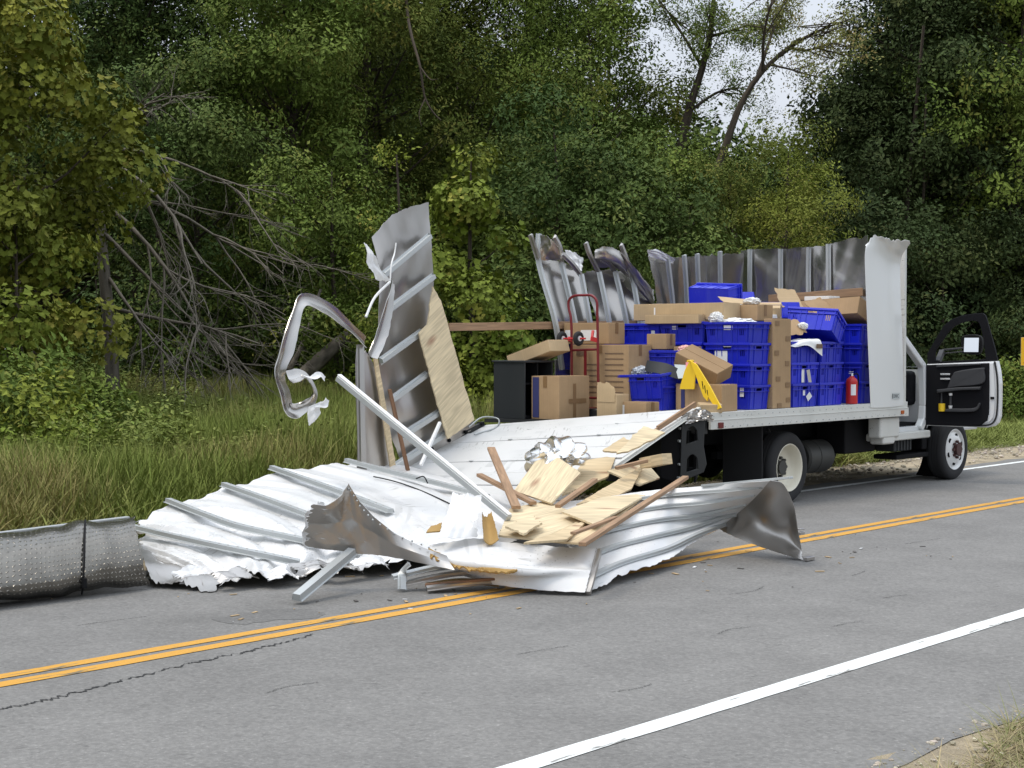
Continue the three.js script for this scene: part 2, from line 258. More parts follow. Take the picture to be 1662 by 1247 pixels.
// ---------------------------------------------------------------- ground and road
const gy = (x, z) => z > -11.2 ? -0.03 : -0.03 - 0.22 * sstep(-11.4, -14.5, z) + 0.45 * sstep(-17, -34, z) + 0.10 * (noise(x * 0.35, z * 0.35, 0, 4) - 0.5) * sstep(-11.4, -13, z);
{
  const g = new THREE.PlaneGeometry(460, 360, 230, 180); g.rotateX(-Math.PI / 2); g.translate(70, 0, -60); const p = g.attributes.position, uv = g.attributes.uv;
  for (let i = 0; i < p.count; i++) { p.setY(i, gy(p.getX(i), p.getZ(i)) - 0.02); uv.setXY(i, p.getX(i), p.getZ(i)); }
  g.computeVertexNormals(); struct('ground', g, M.soil);
}
{
  const nx = 420, nz = 28, x0 = -30, x1 = 180, z0 = -10.28, z1 = -3.15, P = [], UV = [], C = [], I = [];
  for (let j = 0; j <= nz; j++) for (let i = 0; i <= nx; i++) {
    const x = x0 + (x1 - x0) * i / nx; let z = z0 + (z1 - z0) * j / nz; if (j === 0 || j === nz) z += (noise(x * 2.1, j, 0, 3) - 0.5) * 0.16;
    P.push(x, 0, z); UV.push(x / 3, z / 3);
    const k = 0.94 + 0.12 * (fbm(x * 0.9, z * 2.2, 0, 8) - 0.47) + 0.10 * (noise(x * 0.12, z * 1.1, 0, 12) - 0.5) - 0.07 * sstep(0.6, 0.75, fbm(x * 0.5 + 3, z * 1.1, 0, 44)); C.push(k, k, k * 0.995);
  }
  for (let j = 0; j < nz; j++) for (let i = 0; i < nx; i++) { const a = j * (nx + 1) + i, b = a + 1, c = b + nx + 1, d = c - 1; I.push(a, d, c, a, c, b); }
  const g = new THREE.BufferGeometry(); g.setAttribute('position', new THREE.Float32BufferAttribute(P, 3)); g.setAttribute('uv', new THREE.Float32BufferAttribute(UV, 2)); g.setAttribute('color', new THREE.Float32BufferAttribute(C, 3)); g.setIndex(I); g.computeVertexNormals();
  struct('road', g, M.asphalt);
}
function strip(name, z, w, m, y = 0.004, x0 = -25, x1 = 170) {
  const n = 900, P = [], UV = [], I = [];
  for (let i = 0; i <= n; i++) { const x = x0 + (x1 - x0) * i / n, e = 0.008; P.push(x, y, z - w / 2 + (noise(x * 9, 1, 0, 3) - 0.5) * e, x, y, z + w / 2 + (noise(x * 9, 5, 0, 3) - 0.5) * e); UV.push(x / 2, 0.1, x / 2, 0.16); if (i < n) { const a = 2 * i; I.push(a, a + 1, a + 3, a, a + 3, a + 2); } }
  const g = new THREE.BufferGeometry(); g.setAttribute('position', new THREE.Float32BufferAttribute(P, 3)); g.setAttribute('uv', new THREE.Float32BufferAttribute(UV, 2)); g.setIndex(I); g.computeVertexNormals(); return struct(name, g, m);
}
strip('yellow_centre_line', -7.575, 0.105, M.yellow);
strip('yellow_centre_line_001', -7.395, 0.115, M.yellow);
strip('white_edge_line', -4.31, 0.135, M.paint);
strip('white_edge_line_001', -9.94, 0.11, M.paint);
function path(pts, w, y, jit) {      // a thin irregular crack
  const C = new THREE.CatmullRomCurve3(pts.map(p => V(p))), n = 260, P = [], I = [];
  for (let i = 0; i <= n; i++) { const c = C.getPoint(i / n), o = (noise(i * 0.35, 1, 0, 9) - 0.5) * jit + (noise(i * 1.3, 1, 0, 19) - 0.5) * jit * 0.6, ww = w * (0.15 + 1.3 * noise(i * 0.5, 4, 0, 2)); P.push(c.x, y, c.z + o - ww / 2, c.x, y, c.z + o + ww / 2); if (i < n) { const a = 2 * i; I.push(a, a + 1, a + 3, a, a + 3, a + 2); } }
  const g = new THREE.BufferGeometry(); g.setAttribute('position', new THREE.Float32BufferAttribute(P, 3)); g.setIndex(I); g.computeVertexNormals(); return g;
}
struct('road_crack', path([[3.793, 0.0, -6.873], [4.007, 0.0, -6.902], [4.217, 0.0, -6.907], [4.514, 0.0, -6.977], [4.863, 0.0, -7.04], [5.239, 0.0, -7.108], [5.611, 0.0, -7.138], [5.936, 0.0, -7.195], [6.228, 0.0, -7.253]], 0.020, 0.003, 0.045), M.crack);
{ const g = new THREE.ShapeGeometry(new THREE.Shape([[6.155, 0.0, -8.135], [6.387, 0.0, -8.188], [6.616, 0.0, -8.148], [6.815, -0.0, -7.999], [6.803, 0.0, -7.796], [6.623, -0.0, -7.682], [6.375, 0.0, -7.789], [6.159, -0.0, -7.833], [6.085, 0.0, -7.979]].flatMap((p, i, A) => { const q = A[(i + 1) % A.length]; return [0, 1, 2].map(k => new THREE.Vector2(p[0] + (q[0] - p[0]) * k / 3 + rr(-0.03, 0.03), -(p[2] + (q[2] - p[2]) * k / 3 + rr(-0.03, 0.03)))); }))); g.rotateX(-Math.PI / 2); g.translate(0, 0.002, 0); const u = g.attributes.uv, p = g.attributes.position; for (let i = 0; i < p.count; i++) u.setXY(i, p.getX(i) / 3, p.getZ(i) / 3); struct('asphalt_patch', g, M.patch); }
for (const [x, z, l] of [[9.2, -6.2, 0.5], [7.9, -5.4, 0.35], [10.6, -6.0, 0.3], [6.6, -5.9, 0.4], [8.6, -5.0, 0.3], [5.4, -8.6, 0.5], [5.0, -6.2, 0.35], [12.6, -6.6, 0.6], [6.2, -4.9, 0.3], [9.8, -5.3, 0.25]]) struct(numbered('road_crack_short'), path([[x, 0, z], [x + l * 0.5, 0, z + rr(-0.05, 0.05)], [x + l, 0, z + rr(-0.06, 0.06)]], 0.006, 0.003, 0.02), M.crack);
// gravel shoulders
function gravelBed(name, zA, zB, y) {
  const nx = 300, nz = 8, P = [], UV = [], I = [], x0 = -20, x1 = 130;
  for (let j = 0; j <= nz; j++) for (let i = 0; i <= nx; i++) { const x = x0 + (x1 - x0) * i / nx, e = (j === 0 || j === nz) ? 0.5 * (noise(x * 0.9, j, 0, 33) - 0.5) : 0, z = zA + (zB - zA) * j / nz + e; P.push(x, y + 0.035 * (noise(x * 3, z * 3, 0, 6) - 0.5) - (j === nz ? 0.06 : 0), z); UV.push(x, z); }
  for (let j = 0; j < nz; j++) for (let i = 0; i < nx; i++) { const a = j * (nx + 1) + i, b = a + 1, c = b + nx + 1, d = c - 1; I.push(a, d, c, a, c, b); }
  const g = new THREE.BufferGeometry(); g.setAttribute('position', new THREE.Float32BufferAttribute(P, 3)); g.setAttribute('uv', new THREE.Float32BufferAttribute(UV, 2)); g.setIndex(I); g.computeVertexNormals(); struct(name, g, M.gravel);
}
gravelBed('gravel_shoulder', -10.12, -12.3, -0.012);
gravelBed('gravel_shoulder_001', -3.3, -1.6, -0.012);
function stuffI(name, label, category, geo, m, list, parent = scene, o = null) {
  const im = new THREE.InstancedMesh(geo, m, list.length), c = new THREE.Color(); im.name = name; im.castShadow = im.receiveShadow = true; im.userData = parent === scene ? { kind: 'stuff', label, category } : { kind: 'stuff' };
  list.forEach((q, i) => { if (o) { q.m.elements[12] -= o.x; q.m.elements[13] -= o.y; q.m.elements[14] -= o.z; } im.setMatrixAt(i, q.m); im.setColorAt(i, c.setRGB(...q.c)); }); parent.add(im); return im;
}
const XF = (p, s, yaw = 0, tx = 0, tz = 0) => new THREE.Matrix4().compose(p, new THREE.Quaternion().setFromEuler(new THREE.Euler(tx, yaw, tz, 'YXZ')), typeof s === 'number' ? V(s, s, s) : s);
{
  const g = new THREE.DodecahedronGeometry(1, 0), list = [];
  for (let i = 0; i < 7000; i++) { const x = rr(12, 60), z = -10.45 - 1.9 * Math.pow(rnd(), 0.8) + 0.2 * (noise(x * 2, 1, 0, 3) - 0.5), s = 0.008 + 0.03 * Math.pow(rnd(), 3), k = rr(0.45, 1.2); list.push({ m: XF(V(x, 0.0, z), V(s * rr(0.8, 1.4), s * rr(0.5, 0.9), s), rr(0, 6)), c: [k, k * rr(0.92, 1), k * rr(0.82, 0.95)] }); }
  for (let i = 0; i < 2600; i++) { const x = rr(3, 12), z = -3.2 + 1.2 * Math.pow(rnd(), 1.2) + 0.15 * (noise(x * 3, 1, 0, 3) - 0.5), s = 0.004 + 0.014 * Math.pow(rnd(), 3), k = rr(0.5, 1.2); list.push({ m: XF(V(x, 0.002, z), V(s * rr(0.8, 1.4), s * rr(0.5, 0.9), s), rr(0, 6)), c: [k, k * rr(0.92, 1), k * rr(0.82, 0.95)] }); }
  stuffI('gravel', 'pale loose gravel along both road edges', 'gravel', g, M.stone, list);
}

// ---------------------------------------------------------------- grass
function tuft(n, spread, lean, w, s) {
  const P = [], N = [], I = []; const keep = seed; seed = s;
  for (let b = 0; b < n; b++) {
    const a = rr(0, 6.28), r = spread * Math.sqrt(rnd()), x = Math.cos(a) * r, z = Math.sin(a) * r, d = rr(0, 6.28), h = rr(0.55, 1), l = lean * rr(0.2, 1) * h, ww = w * rr(0.7, 1.3), px = -Math.sin(d) * ww, pz = Math.cos(d) * ww, i0 = P.length / 3;
    const at = (t) => [x + Math.cos(d) * l * t * t, h * (t - 0.25 * lean * t * t), z + Math.sin(d) * l * t * t];
    for (const [t, q] of [[0, 1], [0.45, 0.85], [0.8, 0.5]]) { const c = at(t); P.push(c[0] - px * q, c[1], c[2] - pz * q, c[0] + px * q, c[1], c[2] + pz * q); }
    P.push(...at(1)); for (const k of [0, 2]) I.push(i0 + k, i0 + k + 1, i0 + k + 3, i0 + k, i0 + k + 3, i0 + k + 2); I.push(i0 + 4, i0 + 5, i0 + 6);
  }
  seed = keep; const g = new THREE.BufferGeometry(); g.setAttribute('position', new THREE.Float32BufferAttribute(P, 3)); g.setIndex(I); g.computeVertexNormals(); return g;
}
const camF = V(Math.cos(VIEW), 0, -Math.sin(VIEW)), camR = V(Math.sin(VIEW), 0, Math.cos(VIEW));
const inView = (x, z, m = 1.12) => { const d = x * camF.x + z * camF.z, r = x * camR.x + z * camR.z; return d > 2 && Math.abs(r / d) < 0.3325 * m; };   // is a place worth planting: in or near the field of view
{
  const A = tuft(16, 0.16, 0.5, 0.006, 11), B = tuft(16, 0.2, 0.75, 0.008, 12), la = [], lb = [];
  for (let i = 0; i < 150000; i++) {
    const x = rr(2, 75), z = -11.75 - 26 * Math.pow(rnd(), 1.25); if (!inView(x, z)) continue; const d = x * camF.x + z * camF.z; if (d > 52) continue;
    const patch = fbm(x * 0.4, z * 0.4, 0, 71), right = sstep(19, 25, x + 0.5 * (z + 12)), edge = sstep(-11.6, -13.2, z);
    const h = (0.28 + 0.92 * edge * (0.55 + 0.9 * patch)) * (1 - 0.62 * right * sstep(-22, -15, z)) * rr(0.75, 1.25), dry = clamp(sstep(0.45, 0.66, fbm(x * 0.55 + 9, z * 0.55, 0, 77)) * rr(0, 1.3), 0, 1) * (1 - right * 0.7);
    let c = mix([0.130, 0.170, 0.034], [0.195, 0.220, 0.055], rnd()); c = mul(mix(c, [0.31, 0.235, 0.11], dry * 0.7), 1.14); c = mix(c, [0.22, 0.25, 0.075], right * 0.5); c = mul(c, rr(0.75, 1.25));
    (rnd() < 0.6 ? la : lb).push({ m: XF(V(x, gy(x, z) - 0.03, z), V(rr(0.8, 1.5), h, rr(0.8, 1.5)), rr(0, 6), rr(-0.15, 0.15), rr(-0.15, 0.15)), c });
  }
  stuffI('tall_grass', 'tall green and straw-coloured grass on the far roadside verge', 'grass', A, M.grass, la); stuffI('tall_grass_001', 'bending green and straw-coloured grass on the far roadside verge', 'grass', B, M.grass, lb);
  const ls = [];
  for (let i = 0; i < 5200; i++) { const x = rr(4.2, 10.5), z = -3.0 + 1.3 * Math.pow(rnd(), 0.9) + 0.2 * (noise(x * 3, 2, 0, 3) - 0.5); const k = rnd(); ls.push({ m: XF(V(x, -0.015, z), V(rr(0.3, 0.6), rr(0.03, 0.09) * (z > -2.7 ? 1 : 0.6), rr(0.3, 0.6)), rr(0, 6), rr(-0.5, 0.5), rr(-0.5, 0.5)), c: mul(mix([0.36, 0.29, 0.17], [0.14, 0.18, 0.05], k * k), rr(0.8, 1.2)) }); }
  stuffI('verge_grass', 'short dry grass at the near edge of the asphalt', 'grass', tuft(12, 0.12, 0.9, 0.006, 14), M.grass, ls);
}

// ---------------------------------------------------------------- trees
function leafSpray(n, len, wid, R, s, lobed) {
  const P = [], I = []; const keep = seed; seed = s;
  for (let k = 0; k < n; k++) {
    const t = (k + 0.5) / n, a = k * 2.4 + rr(-0.5, 0.5), base = V(Math.cos(a) * R * 0.12 * rr(0.3, 1), (t - 0.35) * R * 1.7, Math.sin(a) * R * 0.12), dir = V(Math.cos(a), rr(-0.35, 0.6), Math.sin(a)).normalize(), up = V(rr(-0.6, 0.6), 1, rr(-0.6, 0.6)).normalize();
    base.addScaledVector(dir, R * rr(0.15, 0.75)); const side = dir.clone().cross(up).normalize(), nn = side.clone().cross(dir), L = len * rr(0.7, 1.25), W = wid * rr(0.75, 1.25), i0 = P.length / 3;
    const put = (x, y, z) => { const p = base.clone().addScaledVector(dir, x * L).addScaledVector(side, y * W).addScaledVector(nn, z * W); P.push(p.x, p.y, p.z); };
    if (lobed) { put(0, 0, 0); put(0.12, -0.75, 0.2); put(0.45, -0.5, 0.06); put(0.5, -1, 0.16); put(0.72, -0.4, 0.02); put(1, 0, -0.12); put(0.72, 0.4, 0.02); put(0.5, 1, 0.16); put(0.45, 0.5, 0.06); put(0.12, 0.75, 0.2); for (let q = 1; q < 9; q++) I.push(i0, i0 + q, i0 + q + 1); }
    else { put(0, 0, 0); put(0.45, -0.5, 0.15); put(1, 0, -0.1); put(0.45, 0.5, 0.15); I.push(i0, i0 + 1, i0 + 2, i0, i0 + 2, i0 + 3); }
  }
  seed = keep; const g = new THREE.BufferGeometry(); g.setAttribute('position', new THREE.Float32BufferAttribute(P, 3)); g.setIndex(I); const q = g.toNonIndexed(); q.computeVertexNormals(); return q;
}
const SPRAY = { maple: leafSpray(9, 0.14, 0.07, 0.2, 21, true), oval: leafSpray(14, 0.105, 0.056, 0.2, 22), fine: leafSpray(22, 0.08, 0.034, 0.2, 23), broad: leafSpray(13, 0.12, 0.064, 0.21, 24), bigfar: leafSpray(16, 0.2, 0.11, 0.36, 25) };
{ // leafy weeds standing in the grass
  const lw = [];
  for (let i = 0; i < 60000; i++) { const x = rr(2, 70), z = -12.4 - 26 * Math.pow(rnd(), 1.2); if (!inView(x, z)) continue; const d = x * camF.x + z * camF.z, q = (x * camR.x + z * camR.z) / d; if (d > 48 || (q > 0.24 && z > -18)) continue; const k = fbm(x * 0.5 + 31, z * 0.5, 0, 91) + (q < -0.2 ? 0.13 : 0); if (k < 0.43) continue; const hh = (0.45 + 2.2 * (k - 0.43)) * rr(0.4, 1.25) * sstep(-12.2, -14, z), n = 1 + Math.floor(rnd() * 3); for (let j = 0; j < n; j++) lw.push({ m: XF(V(x + rr(-0.12, 0.12), gy(x, z) + Math.max(0.1, hh * (0.45 + 0.28 * j)), z + rr(-0.12, 0.12)), rr(0.5, 0.95), rr(0, 6), rr(-0.4, 0.4), rr(-0.4, 0.4)), c: mul(mix([0.12, 0.165, 0.034], [0.21, 0.235, 0.055], rnd()), rr(0.7, 1.25)) }); }
  stuffI('roadside_weeds', 'leafy green weeds standing in the roadside grass', 'weeds', SPRAY.oval, M.leaf, lw);
}
function limb(pts, r0, r1, rad = 6, seg = 10) {
  const C = new THREE.CatmullRomCurve3(pts.map(p => V(p)), false, 'centripetal'), P = [], UV = [], I = []; let b0 = V(1, 0, 0);
  for (let i = 0; i <= seg; i++) { const c = C.getPoint(i / seg), t = C.getTangent(i / seg); const n = b0.clone().addScaledVector(t, -b0.dot(t)).normalize(), b = t.clone().cross(n); b0 = n; const r = r0 + (r1 - r0) * Math.pow(i / seg, 0.8); for (let k = 0; k <= rad; k++) { const a = k / rad * 6.2832, q = c.clone().addScaledVector(n, Math.cos(a) * r).addScaledVector(b, Math.sin(a) * r); P.push(q.x, q.y, q.z); UV.push(k / rad, i / seg * 4); } }
  for (let i = 0; i < seg; i++) for (let k = 0; k < rad; k++) { const a = i * (rad + 1) + k, b = a + 1, c = b + rad + 1, d = c - 1; I.push(a, b, c, a, c, d); }
  const g = new THREE.BufferGeometry(); g.setAttribute('position', new THREE.Float32BufferAttribute(P, 3)); g.setAttribute('uv', new THREE.Float32BufferAttribute(UV, 2)); g.setIndex(I); g.computeVertexNormals(); return g;
}
// leaf sprays spread through clumps [centre, radius]
function foliage(clumps, per, size, tone, vary, droop = 0) {
  const list = [], q = new THREE.Quaternion(), q2 = new THREE.Quaternion(), Y = V(0, 1, 0);
  for (const [c, r, t = 0] of clumps) {
    const ct = mul(mix(tone[0], tone[1], clamp(rnd() + t, 0, 1)), rr(1 - vary, 1 + vary)), n = Math.round(per * r * r / (size * size));
    for (let i = 0; i < n; i++) {
      const d = V(rr(-1, 1), rr(-1, 1), rr(-1, 1)); if (d.length() > 1 || d.length() < 0.05) { i--; continue; } const m = d.length(); d.normalize();
      const p = c.clone().addScaledVector(d, r * Math.pow(m, 0.3)); p.y = c.y + (p.y - c.y) * (p.y > c.y ? 0.8 : 0.55); const dir = d.clone().multiplyScalar(0.8).add(V(rr(-0.5, 0.5), 0.35 - droop + rr(-0.3, 0.3), rr(-0.5, 0.5))).normalize();
      q.setFromUnitVectors(Y, dir); q2.setFromAxisAngle(Y, rr(0, 6.28)); q.multiply(q2); const s = size * (0.6 + 0.85 * Math.pow(rnd(), 1.4));
      list.push({ m: new THREE.Matrix4().compose(p, q, V(s, s, s)), c: mul(mix(ct, tone[2] || tone[1], rnd() < 0.12 ? rr(0.2, 0.9) : 0), rr(0.8, 1.2)) });
    }
  }
  return list;
}
const TONE = {
  shaded: [[0.034, 0.055, 0.017], [0.057, 0.081, 0.023], [0.085, 0.095, 0.028]],  // leaf colour darkened to paint in the gloom of the right-hand woods
  gold: [[0.130, 0.163, 0.021], [0.222, 0.222, 0.033], [0.232, 0.199, 0.037]], mid: [[0.098, 0.146, 0.026], [0.149, 0.199, 0.036], [0.221, 0.216, 0.045]], dark: [[0.061, 0.103, 0.026], [0.105, 0.145, 0.033], [0.154, 0.170, 0.039]],
  olive: [[0.101, 0.134, 0.025], [0.154, 0.183, 0.033], [0.216, 0.189, 0.040]], lime: [[0.136, 0.190, 0.024], [0.199, 0.234, 0.034], [0.274, 0.254, 0.048]], locust: [[0.132, 0.169, 0.025], [0.198, 0.217, 0.034], [0.263, 0.230, 0.058]], pale: [[0.172, 0.190, 0.052], [0.264, 0.258, 0.083], [0.356, 0.258, 0.103]],
};
function tree(name, label, group, { x, z, h, cb, r, tone, spray, per = 100, size = 1, shape = 'round', lean = [0, 0], clump = [0.34, 1.0], n = null, tr = null, bark = M.bark, category = 'tree', vary = 0.16, limbs = true, droop = 0 }) {
  const y0 = gy(x, z) - 0.05, t = thing(name, label, category, [x, y0, z], group), top = V(x + lean[0], y0 + h, z + lean[1]), clumps = [], W = [];
  const ax = k => V(x + lean[0] * k + 0.25 * (noise(k * 3, x, 0, 5) - 0.5) * r * 0.6, y0 + h * k, z + lean[1] * k + 0.25 * (noise(k * 3, z, 0, 6) - 0.5) * r * 0.6), R0 = tr || 0.02 + 0.013 * h;
  W.push(limb([0, 0.2, 0.4, 0.6, 0.8, 0.95].map(k => ax(k)), R0, R0 * 0.15, 8, 14));
  const N = n || Math.round(14 + r * r * (h - cb) * 1.25);
  for (let i = 0; i < N; i++) {
    const k = shape === 'cone' ? 1 - Math.pow(rnd(), 0.62) : rnd(), prof = shape === 'cone' ? 0.16 + 0.84 * Math.pow(1 - k, 0.8) : shape === 'bush' ? Math.sqrt(Math.max(0.04, 1 - k * k)) : Math.sqrt(Math.max(0.05, 1 - Math.pow(2 * k - 0.85, 2) / 1.4)), a = rr(0, 6.283), rad = r * prof * Math.pow(rnd(), 0.42) * (0.72 + 0.62 * noise(a * 1.1 + x, k * 4.5, 0, 17)), c = ax((cb + (h - cb) * k) / h);
    c.x += Math.cos(a) * rad; c.z += Math.sin(a) * rad; c.y += rr(-0.3, 0.2); if (c.y < y0 + 0.3) c.y = y0 + rr(0.3, 0.7); const q = (clump[0] + (clump[1] - clump[0]) * Math.pow(rnd(), 1.3)) * (shape === 'cone' ? 0.6 + 0.5 * prof : 1); clumps.push([c, q, (noise(c.x * 0.7, c.y * 0.7, 0, 3) - 0.5) * 0.8]);
    if (limbs && i % 2 === 0 && rad > r * 0.35) { const s = ax(clamp((c.y - y0 - rad * 0.7) / h, 0.08, 0.9)); W.push(limb([s, s.clone().lerp(c, 0.5).add(V(0, -0.12 * rad + rr(-0.1, 0.25), 0)), c], R0 * 0.28, 0.008, 5, 5)); }
  }
  part(t, 'trunk', W, bark);
  stuffI('crown', '', '', SPRAY[spray], M.leaf, foliage(clumps, per, size, TONE[tone], vary, droop), t, V(x, y0, z));
  return t;
}
tree('maple_tree', 'yellow-green maple with large lobed leaves, tallest beside the bare dead tree', undefined, { x: 13.26, z: -24.13, h: 10.8, cb: 3.2, r: 2.5, tone: 'gold', spray: 'maple', per:75,clump:[0.35,0.85],size:0.78 });
tree('maple_tree', 'low bushy yellow-green maple in front of the bare dead tree', undefined, { x: 12.92, z: -22.26, h: 4.3, cb: 0.3, r: 1.45, tone: 'gold', spray: 'maple', per:85,shape:'bush',clump:[0.3,0.65],size:0.75 });
tree('shrub', 'leafy green shrub at the foot of the yellow-green maple', undefined, { x: 12.14, z: -20.15, h: 1.75, cb: 0.1, r: 0.95, tone: 'mid', spray: 'broad', per:120,shape:'bush',clump:[0.32,0.55],category:'shrub',size:0.8,limbs:false });
tree('dark_tree', 'tall dark tree with sky showing through its crown, behind the dead tree', 'tall dark trees behind the dead tree', { x: 26.2, z: -38.15, h: 17.5, cb: 4, r: 3.3, tone: 'dark', spray: 'oval', per:100,size:1.25 });
tree('dark_tree', 'tall dark tree with sky showing through its crown, behind the dead tree', 'tall dark trees behind the dead tree', { x: 29.19, z: -37.82, h: 17.5, cb: 4, r: 3.4, tone: 'dark', spray: 'oval', per:100,size:1.25 });
tree('dark_tree', 'tall dark tree rising behind the large-leaved maple', undefined, { x: 24.82, z: -41.19, h: 17, cb: 4, r: 3.4, tone: 'dark', spray: 'oval', per:100,size:1.2 });
tree('green_tree', 'mid green tree filling the gap behind the bare branches', undefined, { x: 22.44, z: -30.38, h: 8.6, cb: 0.4, r: 2.5, tone: 'dark', spray: 'oval', per:100,size:1.1 });
tree('green_tree', 'mid green tree behind the bent metal loop', undefined, { x: 24.57, z: -29.5, h: 13.8, cb: 0.8, r: 2.7, tone: 'mid', spray: 'oval', per:100,size:1.1 });
tree('green_tree', 'olive tree with a dark forked trunk above the upright metal panel', undefined, { x: 27.85, z: -30.35, h: 16.0, cb: 5.5, r: 3.0, tone: 'olive', spray: 'fine', per:100,size:1.35,tr:0.24,lean:[0.3,0] });
tree('green_tree', 'small mid green tree beside the conical yellow-green tree', undefined, { x: 22.62, z: -25.69, h: 6.0, cb: 0.3, r: 1.8, tone: 'mid', spray: 'oval', per:100,size:1.0 });
tree('young_tree', 'slender young green tree at the left side of the conical yellow-green tree', undefined, { x: 22.21, z: -23.15, h: 6.2, cb: 0.3, r: 1.05, tone: 'lime', spray: 'broad', per:100,shape:'cone',clump:[0.4,0.65],size:0.8 });
tree('young_tree', 'bright yellow-green conical young tree behind the plywood sheet', undefined, { x: 20.31, z: -19.29, h: 5.7, cb: 0.2, r: 1.12, tone: 'lime', spray: 'maple', per:100,shape:'cone',clump:[0.36,0.58],size:0.8,n:46 });
tree('green_tree', 'tall olive tree behind the conical yellow-green tree', undefined, { x: 30.74, z: -30.13, h: 16.0, cb: 1.5, r: 3.1, tone: 'olive', spray: 'fine', per:100,size:1.35 });
tree('green_tree', 'tall mid green tree above the torn side wall', undefined, { x: 32.17, z: -28.53, h: 15.4, cb: 1.2, r: 3.1, tone: 'mid', spray: 'fine', per:100,size:1.3 });
tree('dark_bush_tree', 'dark green low-branching tree right behind the torn rear wall', undefined, { x: 27.47, z: -23.3, h: 7.4, cb: 0.3, r: 2.2, tone: 'dark', spray: 'broad', per:100,size:0.95 });
tree('dark_bush_tree', 'dark green low-branching tree behind the truck box', undefined, { x: 28.53, z: -22.12, h: 6.6, cb: 0.3, r: 2.1, tone: 'dark', spray: 'broad', per:100,size:0.95 });
tree('green_tree', 'broad mid green tree with a rounded crown behind the dark low-branching trees', undefined, { x: 31.83, z: -25.92, h: 11.0, cb: 0.8, r: 2.7, tone: 'mid', spray: 'oval', per:100,size:1.1 });
tree('green_tree', 'tall olive tree beside the leaning trunks', undefined, { x: 35.1, z: -26.77, h: 9.4, cb: 1.5, r: 2.1, tone: 'olive', spray: 'oval', per:95,size:1.15 });
tree('locust_tree', 'yellow-green locust with fine leaves above the front of the truck box', undefined, { x: 31.03, z: -19.34, h: 6.9, cb: 0.3, r: 1.9, tone: 'locust', spray: 'fine', per:100,size:1.0,shape:'bush',clump:[0.5,0.85] });
tree('locust_tree', 'duller yellow-green locust under the leaning trunks', undefined, { x: 31.84, z: -21.43, h: 6.3, cb: 0.3, r: 1.9, tone: 'olive', spray: 'fine', per:100,size:1.05,shape:'bush' });
tree('dark_tree', 'dark tree with rounded top at the edge of the sky gap', undefined, { x: 41.19, z: -23.0, h: 9.8, cb: 0.6, r: 2.3, tone: 'shaded', spray: 'broad', per:100,size:1.1 });
tree('dark_tree', 'tall very dark tree above the open cab door', undefined, { x: 41.2, z: -21.5, h: 13.2, cb: 0.6, r: 2.8, tone: 'shaded', spray: 'broad', per:100,size:1.1 });
tree('dark_tree', 'tall dark tree above the chevron sign', undefined, { x: 43.28, z: -20.68, h: 15.0, cb: 0.6, r: 3.0, tone: 'shaded', spray: 'broad', per:100,size:1.1 });
tree('dark_tree', 'lighter dark-green tree overhanging the chevron sign', undefined, { x: 42.4, z: -18.66, h: 13.0, cb: 0.6, r: 2.6, tone: 'mid', spray: 'broad', per:95,size:1.1 });
tree('dark_tree', 'dark tree beyond the chevron sign', undefined, { x: 45.38, z: -18.35, h: 15.0, cb: 0.6, r: 3.0, tone: 'shaded', spray: 'broad', per:95,size:1.1 });
tree('dark_bush_tree', 'low dark tree behind the open cab door', 'low dark trees behind the cab', { x: 37.04, z: -20.13, h: 5.4, cb: 0.2, r: 2.0, tone: 'shaded', spray: 'broad', per:100,size:1.0 });
tree('dark_bush_tree', 'low dark tree behind the open cab door', 'low dark trees behind the cab', { x: 39.07, z: -19.38, h: 5.6, cb: 0.2, r: 2.0, tone: 'shaded', spray: 'broad', per:100,size:1.0 });
tree('dark_bush_tree', 'low dark tree behind the open cab door', 'low dark trees behind the cab', { x: 41.04, z: -18.69, h: 5.4, cb: 0.2, r: 2.0, tone: 'shaded', spray: 'broad', per:100,size:1.0 });
tree('shrub', 'bright green roadside shrub beside the chevron sign', undefined, { x: 35.13, z: -15.54, h: 1.7, cb: 0.1, r: 0.8, tone: 'mid', spray: 'broad', per:120,shape:'bush',clump:[0.32,0.55],category:'shrub',size:0.8,limbs:false });
tree('shrub', 'leafy green roadside shrub among the tall grass beside the maples', 'roadside shrubs beside the maples', { x: 10.05, z: -17.98, h: 1.5, cb: 0.05, r: 0.9, tone: 'mid', spray: 'broad', per:120,shape:'bush',clump:[0.3,0.5],category:'shrub',size:0.75,limbs:false });
tree('shrub', 'leafy green roadside shrub among the tall grass beside the maples', 'roadside shrubs beside the maples', { x: 10.2, z: -17.07, h: 1.15, cb: 0.05, r: 0.7, tone: 'lime', spray: 'broad', per:120,shape:'bush',clump:[0.3,0.5],category:'shrub',size:0.75,limbs:false });
tree('shrub', 'leafy green roadside shrub among the tall grass beside the maples', 'roadside shrubs beside the maples', { x: 11.39, z: -17.99, h: 1.0, cb: 0.05, r: 0.7, tone: 'mid', spray: 'broad', per:120,shape:'bush',clump:[0.3,0.5],category:'shrub',size:0.75,limbs:false });
tree('shrub', 'leafy green roadside shrub among the tall grass beside the maples', 'roadside shrubs beside the maples', { x: 11.61, z: -21.48, h: 2.2, cb: 0.05, r: 1.1, tone: 'lime', spray: 'broad', per:120,shape:'bush',clump:[0.3,0.5],category:'shrub',size:0.75,limbs:false });
tree('shrub', 'leafy green roadside shrub among the tall grass beside the maples', 'roadside shrubs beside the maples', { x: 13.18, z: -20.48, h: 1.3, cb: 0.05, r: 0.8, tone: 'mid', spray: 'broad', per:120,shape:'bush',clump:[0.3,0.5],category:'shrub',size:0.75,limbs:false });
